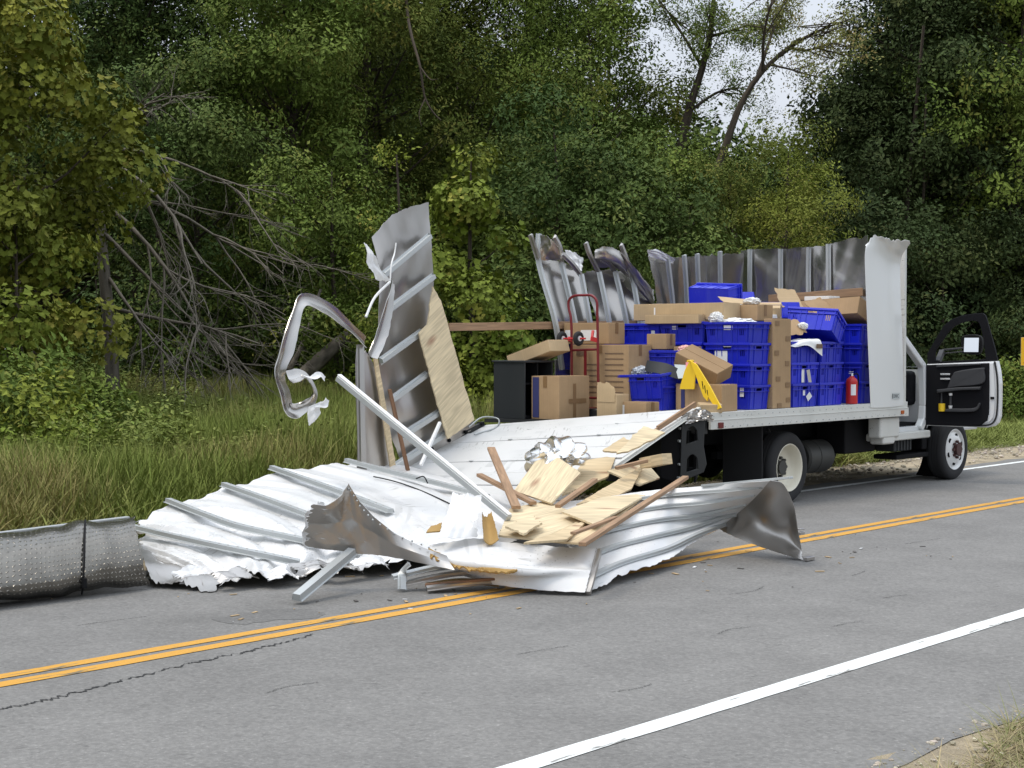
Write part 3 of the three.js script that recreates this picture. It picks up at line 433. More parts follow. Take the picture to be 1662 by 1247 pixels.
tree('shrub', 'dark undergrowth shrub at the foot of the woods', 'undergrowth shrubs along the woods', { x: 20.96, z: -30.52, h: 2.2, cb: 0.1, r: 1.5, tone: 'mid', spray: 'broad', per:100,shape:'bush',clump:[0.4,0.7],category:'shrub',size:0.9,limbs:false });
tree('shrub', 'dark undergrowth shrub at the foot of the woods', 'undergrowth shrubs along the woods', { x: 22.66, z: -30.43, h: 3.2, cb: 0.1, r: 1.5, tone: 'dark', spray: 'broad', per:100,shape:'bush',clump:[0.4,0.7],category:'shrub',size:0.9,limbs:false });
tree('shrub', 'dark undergrowth shrub at the foot of the woods', 'undergrowth shrubs along the woods', { x: 24.42, z: -30.27, h: 2.45, cb: 0.1, r: 1.5, tone: 'dark', spray: 'broad', per:100,shape:'bush',clump:[0.4,0.7],category:'shrub',size:0.9,limbs:false });
tree('shrub', 'dark undergrowth shrub at the foot of the woods', 'undergrowth shrubs along the woods', { x: 24.15, z: -27.87, h: 3.45, cb: 0.1, r: 1.5, tone: 'mid', spray: 'broad', per:100,shape:'bush',clump:[0.4,0.7],category:'shrub',size:0.9,limbs:false });
tree('shrub', 'dark undergrowth shrub at the foot of the woods', 'undergrowth shrubs along the woods', { x: 25.85, z: -27.78, h: 2.7, cb: 0.1, r: 1.5, tone: 'dark', spray: 'broad', per:100,shape:'bush',clump:[0.4,0.7],category:'shrub',size:0.9,limbs:false });
tree('shrub', 'dark undergrowth shrub at the foot of the woods', 'undergrowth shrubs along the woods', { x: 25.49, z: -25.49, h: 3.7, cb: 0.1, r: 1.5, tone: 'dark', spray: 'broad', per:100,shape:'bush',clump:[0.4,0.7],category:'shrub',size:0.9,limbs:false });
tree('shrub', 'dark undergrowth shrub at the foot of the woods', 'undergrowth shrubs along the woods', { x: 27.34, z: -25.23, h: 2.95, cb: 0.1, r: 1.5, tone: 'mid', spray: 'broad', per:100,shape:'bush',clump:[0.4,0.7],category:'shrub',size:0.9,limbs:false });
tree('shrub', 'dark undergrowth shrub at the foot of the woods', 'undergrowth shrubs along the woods', { x: 29.04, z: -25.14, h: 2.2, cb: 0.1, r: 1.5, tone: 'dark', spray: 'broad', per:100,shape:'bush',clump:[0.4,0.7],category:'shrub',size:0.9,limbs:false });
tree('shrub', 'dark undergrowth shrub at the foot of the woods', 'undergrowth shrubs along the woods', { x: 28.56, z: -22.98, h: 3.2, cb: 0.1, r: 1.5, tone: 'dark', spray: 'broad', per:100,shape:'bush',clump:[0.4,0.7],category:'shrub',size:0.9,limbs:false });
tree('shrub', 'dark undergrowth shrub at the foot of the woods', 'undergrowth shrubs along the woods', { x: 30.41, z: -22.72, h: 2.45, cb: 0.1, r: 1.5, tone: 'mid', spray: 'broad', per:100,shape:'bush',clump:[0.4,0.7],category:'shrub',size:0.9,limbs:false });
tree('shrub', 'dark undergrowth shrub at the foot of the woods', 'undergrowth shrubs along the woods', { x: 29.83, z: -20.67, h: 3.45, cb: 0.1, r: 1.5, tone: 'dark', spray: 'broad', per:100,shape:'bush',clump:[0.4,0.7],category:'shrub',size:0.9,limbs:false });
tree('shrub', 'dark undergrowth shrub at the foot of the woods', 'undergrowth shrubs along the woods', { x: 31.72, z: -20.37, h: 2.7, cb: 0.1, r: 1.5, tone: 'dark', spray: 'broad', per:100,shape:'bush',clump:[0.4,0.7],category:'shrub',size:0.9,limbs:false });
tree('shrub', 'dark undergrowth shrub at the foot of the woods', 'undergrowth shrubs along the woods', { x: 33.77, z: -19.88, h: 3.7, cb: 0.1, r: 1.5, tone: 'mid', spray: 'broad', per:100,shape:'bush',clump:[0.4,0.7],category:'shrub',size:0.9,limbs:false });
// two leaning thin trunks with sparse foliage against the sky
function leaning(name, label, trunk, r0, branches, per, tone) {
  const b = trunk[0], t = thing(name, label, 'tree', b), W = [limb(trunk, r0, r0 * 0.25, 8, 18)], clumps = [];
  for (const br of branches) { W.push(limb(br.p, br.r, 0.012, 6, 10)); const C = new THREE.CatmullRomCurve3(br.p.map(q => V(q))); for (let k = 0; k < br.n; k++) { const c = C.getPoint(rr(0.35, 1)).add(V(rr(-0.5, 0.5), rr(-0.35, 0.45), rr(-0.5, 0.5)).multiplyScalar(br.s || 1)); clumps.push([c, rr(0.3, 0.62)]); W.push(limb([C.getPoint(rr(0.3, 0.9)), c.clone().add(V(rr(-0.2, 0.2), rr(-0.2, 0.1), rr(-0.2, 0.2))), c], 0.02, 0.006, 4, 4)); } }
  part(t, 'trunk', W, M.bark); stuffI('crown', '', '', SPRAY.fine, M.leaf, foliage(clumps, per, 1.0, TONE[tone], 0.2, 0.3), t, V(b)); return t;
}
leaning('leaning_tree', 'thin dark trunk curving up to the sky with sparse pale leaves', [[32.43, 0.51, -23.73], [32.64, 3.07, -23.6], [32.95, 5.31, -23.34], [33.34, 6.19, -22.94], [33.59, 7.15, -22.69], [33.8, 7.95, -22.49], [34.14, 8.75, -22.15], [34.52, 9.31, -21.74], [34.91, 9.76, -21.33]], 0.17, [{ p: [[34.52, 9.31, -21.74], [34.91, 9.71, -21.33], [34.99, 9.94, -20.65], [34.98, 10.09, -19.76]], r: 0.07, n: 16 }, { p: [[34.14, 8.75, -22.15], [34.69, 9.71, -22.17], [35.41, 10.64, -22.3], [35.64, 11.46, -22.07]], r: 0.06, n: 16 }, { p: [[34.71, 9.5, -21.54], [35.01, 9.44, -21.21], [35.97, 9.75, -21.05], [36.71, 9.69, -20.83]], r: 0.05, n: 12 }, { p: [[34.23, 8.86, -22.05], [33.75, 9.67, -21.72], [33.53, 10.37, -21.39], [33.75, 11.15, -21.17]], r: 0.05, n: 12 }, { p: [[34.36, 9.07, -21.92], [34.24, 8.87, -21.29], [34.38, 8.7, -20.83], [34.33, 8.57, -20.43]], r: 0.04, n: 7 }], 22, 'pale');
leaning('leaning_tree', 'ivy-covered straight trunk rising beside the sky gap', [[34.0, 0.45, -24.98], [34.21, 4.48, -24.9], [34.31, 6.32, -24.86], [34.57, 8.17, -24.64], [34.84, 9.35, -24.38], [35.03, 10.52, -24.22], [35.11, 11.7, -24.17]], 0.2, [{ p: [[34.43, 8.23, -24.5], [34.67, 9.31, -24.27], [34.86, 10.48, -24.1], [34.96, 11.65, -24.03]], r: 0.05, n: 18, s: 0.6 }, { p: [[34.97, 10.19, -24.27], [35.03, 10.27, -23.61], [35.25, 10.4, -23.07], [35.18, 10.23, -22.54]], r: 0.05, n: 12 }, { p: [[34.84, 9.35, -24.38], [34.52, 10.19, -24.77], [34.57, 10.95, -25.33], [34.3, 11.45, -25.66]], r: 0.05, n: 12 }, { p: [[34.59, 8.17, -24.61], [35.11, 8.68, -24.06], [35.11, 8.69, -23.46], [34.98, 8.3, -22.98]], r: 0.05, n: 8 }], 42, 'mid');
{ // the bare dead tree: drooping grey branches
  const b = [17.11, -0.2, -25.83], t = thing('dead_tree', 'bare grey dead tree with drooping tangled branches', 'tree', b), W = [limb([[17.08, 0.11, -25.81], [17.07, 1.79, -25.89], [16.99, 3.71, -26.05], [16.97, 5.03, -26.12], [16.97, 5.63, -26.15]], 0.16, 0.07, 8, 12)], fine = [];
  const grow = (p, d, L, r, lev) => {
    const pts = [p.clone()], n = 5; let q = p.clone(), e = d.clone(); for (let k = 0; k < n; k++) { e.add(V(rr(-0.22, 0.22), rr(-0.17, 0.15), rr(-0.22, 0.22))).normalize(); q = q.clone().addScaledVector(e, L / n); pts.push(q); }
    (lev < 2 ? W : fine).push(limb(pts, r * 0.8, r * 0.22, lev < 2 ? 6 : 4, 6));
    if (lev < 4) { const m = [5, 4, 3, 1][lev]; for (let k = 0; k < m; k++) { const f = rr(0.25, 0.98), i = Math.min(n - 1, Math.floor(f * n)), s = pts[i].clone().lerp(pts[i + 1], f * n - i), dd = e.clone().add(V(rr(-0.8, 0.8), rr(-0.5, 0.42), rr(-0.8, 0.8))).normalize(); grow(s, dd, L * rr(0.4, 0.68), r * 0.5, lev + 1); } }
  };
  const roots = [[[16.97, 5.57, -26.15], [17.7, 4.25, -23.19], 0.08], [[16.99, 5.63, -26.13], [18.59, 5.21, -23.58], 0.06], [[16.99, 5.69, -26.13], [17.67, 6.63, -24.66], 0.06], [[17.01, 4.55, -26.07], [18.02, 2.25, -23.06], 0.07], [[17.03, 3.95, -26.01], [17.91, 1.79, -24.06], 0.06], [[17.09, 2.51, -25.9], [18.2, 1.33, -23.12], 0.06], [[16.97, 4.91, -26.12], [19.41, 3.72, -23.67], 0.06], [[17.06, 3.11, -25.95], [16.95, 1.1, -23.9], 0.05]]; for (const [p, q, r] of roots) { const a = V(p), d = V(q).sub(a), L = d.length(); grow(a, d.normalize(), L, r, 0); }
  part(t, 'trunk', W, M.barkGrey); const f = part(t, 'twigs', fine, M.barkGrey); f.userData.kind = 'stuff';
  const lg = thing('fallen_trunk', 'thick grey trunk leaning into the undergrowth beside the metal loop', 'log', [21.46, 1.0, -25.47]); part(lg, 'trunk', [limb([[21.4, 0.93, -25.54], [21.87, 1.59, -25.04], [22.61, 2.12, -24.98]], 0.19, 0.13, 8, 8), limb([[21.33, 1.26, -25.62], [21.52, 1.79, -25.43], [22.01, 2.99, -25.39]], 0.07, 0.03, 6, 6)], M.barkGrey);
  const hv = thing('hanging_branch', 'pale bare branch hanging down in front of the olive tree', 'branch', [25.74, 7.12, -25.43]); part(hv, 'branch', [limb([[26.99, 11.33, -27.95], [26.67, 10.15, -27.51], [25.68, 9.09, -26.32], [25.45, 8.27, -25.8], [25.51, 7.55, -25.7], [25.65, 7.19, -25.54], [25.75, 7.04, -25.42]], 0.05, 0.015, 6, 20), limb([[25.45, 8.27, -25.8], [25.47, 7.95, -25.46], [25.52, 7.96, -25.26]], 0.025, 0.006, 5, 8), limb([[25.51, 7.55, -25.7], [25.27, 7.16, -25.66], [25.23, 6.86, -25.54]], 0.02, 0.006, 5, 8)], M.bark);
}
{ // the wood behind, read as one mass
  const cl = [];
  for (let i = 0; i < 950; i++) {
    const px = rr(-0.42, 0.42), d = rr(56, 76), hm = px < 0.045 ? 10.5 + 4.5 * noise(px * 16, 1, 0, 3) : px < 0.235 ? 8.6 + 1.5 * noise(px * 20, 2, 0, 3) : 12.5 + 2 * noise(px * 14, 1, 0, 5), y = 0.4 + (hm - 0.6) * Math.pow(rnd(), 0.8);
    cl.push([V(camF.x * d + camR.x * px * d, y, camF.z * d + camR.z * px * d), rr(1.0, 1.8)]);
  }
  // the same wood goes on beyond the left edge of the view, along the road
  for (let i = 0; i < 420; i++) { const x = rr(-45, 13), d = rr(0, 1); cl.push([V(x, 0.5 + 11 * Math.pow(rnd(), 0.9), -25 - 14 * d - 0.15 * (13 - x)), rr(1.2, 2.0)]); }
  const l = foliage(cl, 55, 1.35, TONE.dark, 0.2); stuffI('far_woodland', 'dark mass of woodland behind the front trees', 'woodland', SPRAY.bigfar, M.leaf, l);
  const tk = []; for (let i = 0; i < 60; i++) { const px = rr(-0.4, 0.4), d = rr(42, 58), x = camF.x * d + camR.x * px * d, z = camF.z * d + camR.z * px * d, h = px > 0.1 && px < 0.22 ? 7 : rr(8, 12), r = rr(0.06, 0.15); if (z > -17) continue; const t = thing('woodland_trunk', 'thin dark trunk inside the woods', 'tree', [x, 0, z], 'trunks standing inside the woods'); part(t, 'trunk', [limb([[x, -0.1, z], [x + rr(-0.3, 0.3), h * 0.4, z + rr(-0.3, 0.3)], [x + rr(-0.8, 0.8), h, z + rr(-0.8, 0.8)]], r, r * 0.3, 6, 8)], M.bark); }
}

// ---------------------------------------------------------------- the wrecked box truck
const truck = thing('box_truck', 'white box truck with its cargo box torn open and cab door ajar', 'truck', [15.4, 0, -10.4]);
{
  const T = truck;
  const deck = part(T, 'deck', [span(13.32, 17.5, 0.985, 1.075, -11.6, -9.21)], M.whiteDull);
  const rail = part(T, 'side_rail', [span(13.3, 17.6, 0.905, 1.0, -9.215, -9.185, 0.004), span(13.3, 17.6, 1.006, 1.082, -9.225, -9.192, 0.004), span(13.3, 17.6, 0.998, 1.008, -9.225, -9.18, 0.002)], M.whiteDull);
  const rv = []; for (let k = 0; k < 30; k++) rv.push(cyl([13.42 + k * 0.142, 0.93, -9.19], [13.42 + k * 0.142, 0.93, -9.178], 0.008, 0.006, 8), cyl([13.36 + k * 0.142, 1.045, -9.195], [13.36 + k * 0.142, 1.045, -9.186], 0.007, 0.005, 8)); part(rail, 'rivets', rv, M.galv);
  part(T, 'side_rail', [span(13.3, 17.6, 0.905, 1.08, -11.625, -11.6, 0.003)], M.whiteDull);
  part(T, 'rear_sill', [span(13.25, 13.318, 0.86, 1.07, -11.6, -9.24)], M.steelBlack);
  part(T, 'marker_light', [bx(13.47, 0.945, -9.176, 0.085, 0.06, 0.018)], M.lens, false, 'red rear side marker light');
  part(T, 'marker_light', [bx(17.44, 0.955, -9.176, 0.06, 0.045, 0.018)], M.amber, false, 'amber front side marker light');
  // frame, axles and what hangs below the deck
  part(T, 'chassis_frame', [span(13.3, 20.0, 0.66, 0.86, -10.86, -10.78), span(13.3, 20.0, 0.66, 0.86, -10.06, -9.98), ...[13.45, 14.3, 15.6, 16.5, 17.4, 18.6, 19.7].map(x => span(x, x + 0.08, 0.68, 0.84, -10.78, -10.06)), ...[13.4, 14.0, 14.6, 15.2, 15.8, 16.4, 17.0, 17.4].map(x => span(x, x + 0.06, 0.88, 0.984, -11.55, -9.26))], M.black);
  part(T, 'rear_axle', [cyl([15.02, 0.42, -11.4], [15.02, 0.42, -9.5], 0.07), new THREE.SphereGeometry(0.2, 16, 12).translate(15.02, 0.42, -10.42), span(14.4, 15.7, 0.5, 0.58, -10.98, -10.9), span(14.4, 15.7, 0.5, 0.58, -9.94, -9.86), cyl([15.05, 0.45, -10.4], [18.6, 0.6, -10.4], 0.05)], M.black);
  part(T, 'front_axle', [cyl([19.13, 0.4, -11.4], [19.13, 0.4, -9.5], 0.06), span(18.6, 19.7, 0.48, 0.54, -10.95, -10.88), span(18.6, 19.7, 0.48, 0.54, -9.96, -9.9)], M.black);
  part(T, 'mud_flap', [span(14.45, 14.465, 0.16, 0.9, -9.82, -9.3, 0.003)], M.rubber); part(T, 'mud_flap', [span(14.45, 14.465, 0.16, 0.9, -11.5, -10.98, 0.003)], M.rubber);
  part(T, 'underbody_box', [span(13.45, 14.2, 0.36, 0.86, -11.45, -10.0, 0.02)], M.black);
  part(T, 'underbody_box', [span(15.75, 18.5, 0.37, 0.88, -11.42, -10.95, 0.03), span(16.4, 17.3, 0.42, 0.84, -10.7, -10.1, 0.05)], M.black);
  part(T, 'fuel_tank', [cyl([15.98, 0.44, -9.78], [16.5, 0.44, -9.78], 0.2, 0.2, 28), cyl([15.96, 0.44, -9.78], [15.98, 0.44, -9.78], 0.17, 0.2, 28), cyl([16.2, 0.44, -9.78], [16.24, 0.44, -9.78], 0.205, 0.205, 28)], M.tank);
  part(T, 'battery_box', [span(16.6, 17.35, 0.46, 0.86, -9.9, -9.5, 0.02)], M.black);
  part(T, 'air_line', [tube([[15.5, 0.8, -9.9], [15.65, 0.5, -9.8], [15.8, 0.42, -9.85], [15.95, 0.5, -9.9]], 0.018, 20, 6)], M.steelBlack);
  // wheels
  const wheel = (x, zOut, dir, rear) => {
    const R = 0.405, w = 0.225, S = (r, z) => new THREE.Vector2(r, z), ty = new THREE.LatheGeometry([S(0.262, 0.02), S(0.275, 0), S(0.33, -0.008), S(0.375, 0), S(0.395, 0.02), S(R, 0.045), S(R, 0.07), S(R - 0.008, 0.073), S(R - 0.008, 0.08), S(R, 0.083), S(R, 0.108), S(R - 0.008, 0.11), S(R - 0.008, 0.116), S(R, 0.118), S(R, 0.142), S(R - 0.008, 0.145), S(R - 0.008, 0.152), S(R, 0.155), S(R, 0.18), S(0.395, 0.205), S(0.375, w), S(0.33, w + 0.008), S(0.262, w - 0.02)], 56);
    const place = g => { g.rotateX(dir > 0 ? -Math.PI / 2 : Math.PI / 2); g.translate(x, 0.402, zOut); return g; };   // lathe axis to z, outer face first
    const m = part(T, 'wheel', [place(rear ? new THREE.LatheGeometry([S(0.272, 0.0), S(0.268, -0.006), S(0.255, 0.004), S(0.248, 0.03), S(0.232, 0.06), S(0.225, 0.115), S(0.165, 0.135), S(0.125, 0.125), S(0.12, 0.145), S(0.06, 0.15), S(0.0, 0.15)], 40) : new THREE.LatheGeometry([S(0.272, 0.0), S(0.268, -0.006), S(0.255, 0.004), S(0.25, 0.025), S(0.235, 0.03), S(0.215, 0.012), S(0.17, -0.012), S(0.13, -0.02), S(0.11, -0.01), S(0.0, 0.0)], 40))], rear ? M.rim : M.rimWhite);
    part(m, 'tyre', [place(ty)], M.rubber);
    const hub = []; const zc = rear ? 0.13 : -0.02; hub.push(place(new THREE.CylinderGeometry(0.07, 0.08, 0.07, 20).translate(0, zc - 0.01, 0))); for (let k = 0; k < 8; k++) { const a = k / 8 * 6.283; hub.push(place(new THREE.CylinderGeometry(0.016, 0.018, 0.05, 6).translate(Math.cos(a) * 0.105, zc - 0.005, Math.sin(a) * 0.105))); }
    part(m, 'hub', hub, rear ? M.tank : M.hubDark);
    if (!rear) for (let k = 0; k < 6; k++) { const a = k / 6 * 6.283 + 0.35; part(m, 'hand_hole', [place(new THREE.CylinderGeometry(0.028, 0.028, 0.012, 16).scale(1, 1, 1.25).rotateY(-a).translate(Math.cos(a) * 0.185, 0.0, Math.sin(a) * 0.185))], M.black); }
    return m;
  };
  wheel(15.02, -9.3, 1, true); wheel(19.13, -9.3, 1, false); wheel(15.02, -11.55, -1, true); wheel(19.13, -11.5, -1, false); 
  { const S = (r, z) => new THREE.Vector2(r, z); for (const z of [-9.58, -11.27]) part(T, 'inner_tyre', [new THREE.LatheGeometry([S(0.2, 0.02), S(0.33, 0), S(0.39, 0.02), S(0.405, 0.05), S(0.405, 0.18), S(0.39, 0.21), S(0.33, 0.225), S(0.2, 0.2)], 40).rotateX(z > -10 ? -Math.PI / 2 : Math.PI / 2).translate(15.02, 0.402, z)], M.rubber); }
  // torn front corner of the right wall
  const SC = surf([[[16.563, 2.984, -9.2], [16.641, 3.126, -9.17], [16.753, 3.114, -9.1], [16.892, 3.083, -9.06], [16.994, 3.1, -9.0], [17.146, 3.051, -8.9]], [[16.516, 2.937, -9.19], [16.672, 2.988, -9.17], [16.877, 2.997, -9.15], [16.998, 2.985, -9.1], [17.147, 2.962, -9.08], [17.259, 2.965, -9.04]], [[16.503, 2.782, -9.19], [16.723, 2.791, -9.18], [16.974, 2.801, -9.185], [17.131, 2.807, -9.17], [17.275, 2.82, -9.18], [17.388, 2.825, -9.19]], [[16.537, 2.379, -9.19], [16.743, 2.384, -9.18], [16.986, 2.39, -9.18], [17.127, 2.393, -9.165], [17.28, 2.397, -9.18], [17.394, 2.4, -9.19]], [[16.589, 1.79, -9.19], [16.804, 1.79, -9.185], [17.039, 1.79, -9.18], [17.185, 1.79, -9.175], [17.32, 1.79, -9.18], [17.449, 1.79, -9.19]], [[16.657, 1.034, -9.19], [16.859, 1.028, -9.185], [17.105, 1.028, -9.185], [17.27, 1.03, -9.19], [17.38, 1.035, -9.19], [17.491, 1.039, -9.19]]]);
  const cp = part(T, 'corner_panel', [sheet(SC, { nu: 30, nv: 60, th: 0.004, jag: [0, 0.02, 0.10, 0], s: 5, dent: (u, v) => 0.003 * (noise(u * 3, v * 4, 0, 3) - 0.5) + 0.04 * (noise(u * 14, v * 9, 0, 8) - 0.5) * sstep(0.14, 0.0, v) })], M.panelWhite, false, 'white corner panel torn off at the top');
  part(T, 'corner_post', [span(17.52, 17.575, 1.0, 3.02, -9.3, -9.2, 0.012), span(17.5, 17.62, 0.9, 1.0, -9.3, -9.186, 0.006)], M.whiteDull);
  { const c = document.createElement('canvas'); c.width = 256; c.height = 96; const x = c.getContext('2d'); x.fillStyle = '#c9cfcd'; x.fillRect(0, 0, 256, 96); x.fillStyle = '#1c2026'; x.fillRect(10, 12, 22, 72); x.font = 'bold 78px sans-serif'; x.fillText('DMC', 44, 76); const t = new THREE.CanvasTexture(c); t.colorSpace = THREE.SRGBColorSpace; const g = new THREE.PlaneGeometry(0.2, 0.075); g.translate(17.27, 1.16, -9.178); part(cp, 'maker_plate', g, mat({ map: t, color: lin(0.85, 0.85, 0.85), roughness: 0.5 })); }
  part(T, 'fairing', [span(17.0, 17.5, 0.64, 0.9, -9.42, -9.24, 0.03)], M.whiteDull);
  part(T, 'running_board', [slab([[17.12, 0.64, -9.26], [18.42, 0.64, -9.3], [18.48, 0.64, -9.42], [17.12, 0.64, -9.5]], 0.07, 0, 0.012), span(17.1, 17.4, 0.56, 0.68, -9.45, -9.25, 0.03)], M.whiteDull);
  const st = part(T, 'step', [span(17.62, 18.08, 0.44, 0.58, -9.66, -9.38, 0.02)], M.charcoal); for (let k = 0; k < 5; k++) part(st, 'tread_rib', [span(17.68 + k * 0.08, 17.72 + k * 0.08, 0.45, 0.585, -9.385, -9.365, 0.006)], M.charcoal);
  part(T, 'lower_step', [span(17.75, 18.62, 0.33, 0.39, -9.75, -9.42, 0.012)], M.black);
  // front wall seen from inside
  const SF = surf([[[17.479, 3.082, -11.592], [17.486, 3.094, -11.285], [17.473, 3.077, -10.896], [17.465, 3.078, -10.566], [17.493, 3.094, -10.355], [17.479, 3.144, -10.078], [17.493, 3.19, -9.709]], [[17.493, 2.785, -11.6], [17.479, 2.774, -11.279], [17.493, 2.763, -10.907], [17.493, 2.752, -10.582], [17.469, 2.743, -10.339], [17.493, 2.736, -10.084], [17.493, 2.723, -9.688]], [[17.493, 2.371, -11.598], [17.479, 2.364, -11.277], [17.493, 2.358, -10.905], [17.493, 2.351, -10.579], [17.469, 2.346, -10.337], [17.493, 2.342, -10.081], [17.493, 2.335, -9.686]], [[17.493, 1.79, -11.596], [17.479, 1.79, -11.274], [17.493, 1.79, -10.902], [17.493, 1.79, -10.576], [17.469, 1.79, -10.333], [17.493, 1.79, -10.078], [17.493, 1.79, -9.682]], [[17.493, 1.126, -11.593], [17.479, 1.133, -11.271], [17.493, 1.141, -10.899], [17.493, 1.148, -10.573], [17.469, 1.153, -10.33], [17.493, 1.158, -10.074], [17.493, 1.167, -9.678]]]);
  const fw = part(T, 'front_wall', [sheet(SF, { nu: 60, nv: 40, th: 0.003, jag: [0, 0, 0.03, 0], s: 15, dent: (u, v) => crumple(0.022, 2.2, 91)(u * 2.2, v) * sstep(0.75, 0.25, v) })], M.aluBright);
  for (const u of [0.09, 0.31, 0.53, 0.74]) part(fw, 'rib', [hat(onS(SF, u, 0.02, u, 1, -0.02).map(p => [p[0] - 0.02, p[1], p[2]]), [-1, 0, 0], 0.075, 0.03)], M.galv);
  part(T, 'wall_rail', [bar([17.40, 2.40, -11.1], [17.40, 2.46, -9.72], 0.03, 0.1, [0, 1, 0])], M.wood); part(T, 'wall_rail', [bar([17.42, 2.26, -11.0], [17.42, 2.3, -9.72], 0.02, 0.08, [0, 1, 0])], M.galv);
  part(T, 'bulkhead_skin', [span(17.515, 17.53, 0.98, 2.9, -11.6, -9.3, 0.003)], M.white);
  // left wall torn and folded
  const wall = (rows, ribs, o) => { const S = surf(rows), m = part(T, 'left_wall', [sheet(S, { nu: 36, nv: 30, th: 0.003, ...o })], M.aluBright); ribs.forEach(r => part(m, 'rib', [hat(r, [0, 0, 1], 0.085, 0.032, 0.45)], M.galv)); return m; };
  const w1 = wall([[[13.464, 2.787, -11.72], [13.943, 2.78, -11.77], [14.272, 2.674, -11.72]], [[13.49, 2.43, -11.62], [13.937, 2.443, -11.67], [14.185, 2.39, -11.62]], [[13.526, 2.031, -11.52], [13.965, 2.036, -11.57], [14.225, 2.038, -11.52]], [[13.635, 1.505, -11.5], [14.078, 1.499, -11.55], [14.353, 1.496, -11.5]]], [[[13.803, 2.763, -11.662], [13.85, 2.049, -11.484], [14.006, 1.5, -11.5]], [[14.103, 2.62, -11.6], [14.098, 2.051, -11.464], [14.246, 1.498, -11.48]], [[13.474, 3.072, -11.72], [13.432, 2.785, -11.692], [13.471, 2.044, -11.464], [13.588, 1.506, -11.46]]], { jag: [0, 0.03, 0.02, 0], s: 3, dent: (u, v) => 0.015 * (noise(u * 3, v * 3, 0, 3) - 0.5) });
  const w2 = wall([[[14.308, 2.676, -11.74], [14.688, 2.721, -11.8], [14.99, 2.731, -11.77], [15.274, 2.649, -11.74], [15.708, 2.491, -11.72]], [[14.302, 2.378, -11.64], [14.66, 2.388, -11.7], [14.937, 2.394, -11.67], [15.22, 2.385, -11.64], [15.626, 2.293, -11.62]], [[14.319, 2.039, -11.54], [14.654, 2.043, -11.58], [14.956, 2.046, -11.57], [15.19, 2.048, -11.54], [15.544, 2.052, -11.52]], [[14.413, 1.495, -11.52], [14.726, 1.491, -11.56], [15.031, 1.488, -11.55], [15.266, 1.485, -11.52], [15.597, 1.482, -11.5]]], [[[14.474, 2.663, -11.628], [14.49, 2.07, -11.488], [14.601, 1.493, -11.5]], [[14.788, 2.682, -11.63], [14.826, 2.074, -11.488], [14.941, 1.489, -11.5]], [[15.097, 2.631, -11.604], [15.07, 2.077, -11.468], [15.188, 1.487, -11.48]]], { jag: [0.02, 0.05, 0.05, 0], s: 7, dent: (u, v) => 0.02 * (noise(u * 3, v * 3, 0, 4) - 0.5) });
  const w3 = wall([[[15.141, 2.966, -11.42], [15.732, 2.919, -11.47], [16.237, 2.972, -11.47], [16.749, 3.011, -11.47], [17.324, 3.061, -11.47]], [[15.308, 2.589, -11.46], [15.841, 2.606, -11.51], [16.323, 2.622, -11.51], [16.809, 2.637, -11.51], [17.388, 2.655, -11.51]], [[15.491, 2.051, -11.5], [15.951, 2.056, -11.55], [16.383, 2.06, -11.55], [16.871, 2.065, -11.55], [17.452, 2.071, -11.55]], [[15.571, 1.405, -11.5], [15.981, 1.398, -11.55], [16.386, 1.392, -11.55], [16.875, 1.385, -11.55], [17.442, 1.376, -11.55]]], [[[15.549, 2.862, -11.403], [15.748, 2.254, -11.461], [15.857, 1.401, -11.48]], [[15.896, 2.923, -11.399], [16.053, 2.26, -11.461], [16.124, 1.397, -11.48]], [[16.175, 2.951, -11.397], [16.31, 2.264, -11.461], [16.369, 1.393, -11.48]], [[16.68, 3.005, -11.394], [16.797, 2.273, -11.461], [16.844, 1.386, -11.48]]], { jag: [0.03, 0, 0.08, 0], s: 8, dent: (u, v) => 0.05 * (noise(u * 5, v * 3, 0, 5) - 0.5) });
  const fold = (w, rows, m, s) => part(w, 'folded_edge', [sheet(surf(rows), { nu: 30, nv: 18, th: 0.003, jag: [0.06, 0.06, 0.10, 0.05], s, dent: crumple(0.03, 2.2, s) })], m);
  fold(w1, [[[13.426, 3.081, -11.65], [13.415, 3.031, -11.5], [13.53, 2.907, -11.45]], [[13.439, 2.912, -11.67], [13.473, 2.888, -11.55], [13.671, 2.79, -11.55]], [[13.484, 2.759, -11.69], [13.635, 2.771, -11.67], [13.848, 2.774, -11.7]]], M.alu, 21); fold(w1, [[[14.023, 2.93, -11.8], [14.219, 2.911, -11.82], [14.453, 2.833, -11.85]], [[14.043, 2.827, -11.75], [14.228, 2.792, -11.77], [14.381, 2.74, -11.8]], [[14.052, 2.724, -11.7], [14.166, 2.684, -11.7], [14.236, 2.657, -11.7]]], M.white, 22); fold(w2, [[[14.407, 2.942, -11.65], [14.431, 2.981, -11.5], [14.645, 2.962, -11.5], [14.855, 2.869, -11.55]], [[14.407, 2.824, -11.65], [14.481, 2.822, -11.52], [14.694, 2.771, -11.5], [14.978, 2.648, -11.55]], [[14.589, 2.715, -11.72], [14.779, 2.736, -11.7], [14.949, 2.697, -11.68], [15.171, 2.613, -11.68]]], M.alu, 23); fold(w2, [[[14.688, 2.983, -11.6], [14.79, 2.894, -11.5], [14.946, 2.749, -11.45], [15.337, 2.537, -11.5]], [[14.798, 2.884, -11.62], [14.904, 2.751, -11.55], [15.061, 2.574, -11.5], [15.506, 2.313, -11.55]], [[14.997, 2.789, -11.68], [15.107, 2.641, -11.65], [15.243, 2.477, -11.62], [15.589, 2.255, -11.65]]], M.alu, 24); fold(w3, [[[15.114, 2.964, -11.4], [15.311, 2.956, -11.35], [15.727, 2.869, -11.4]], [[15.178, 2.878, -11.42], [15.404, 2.841, -11.4], [15.757, 2.811, -11.45]]], M.white, 25);
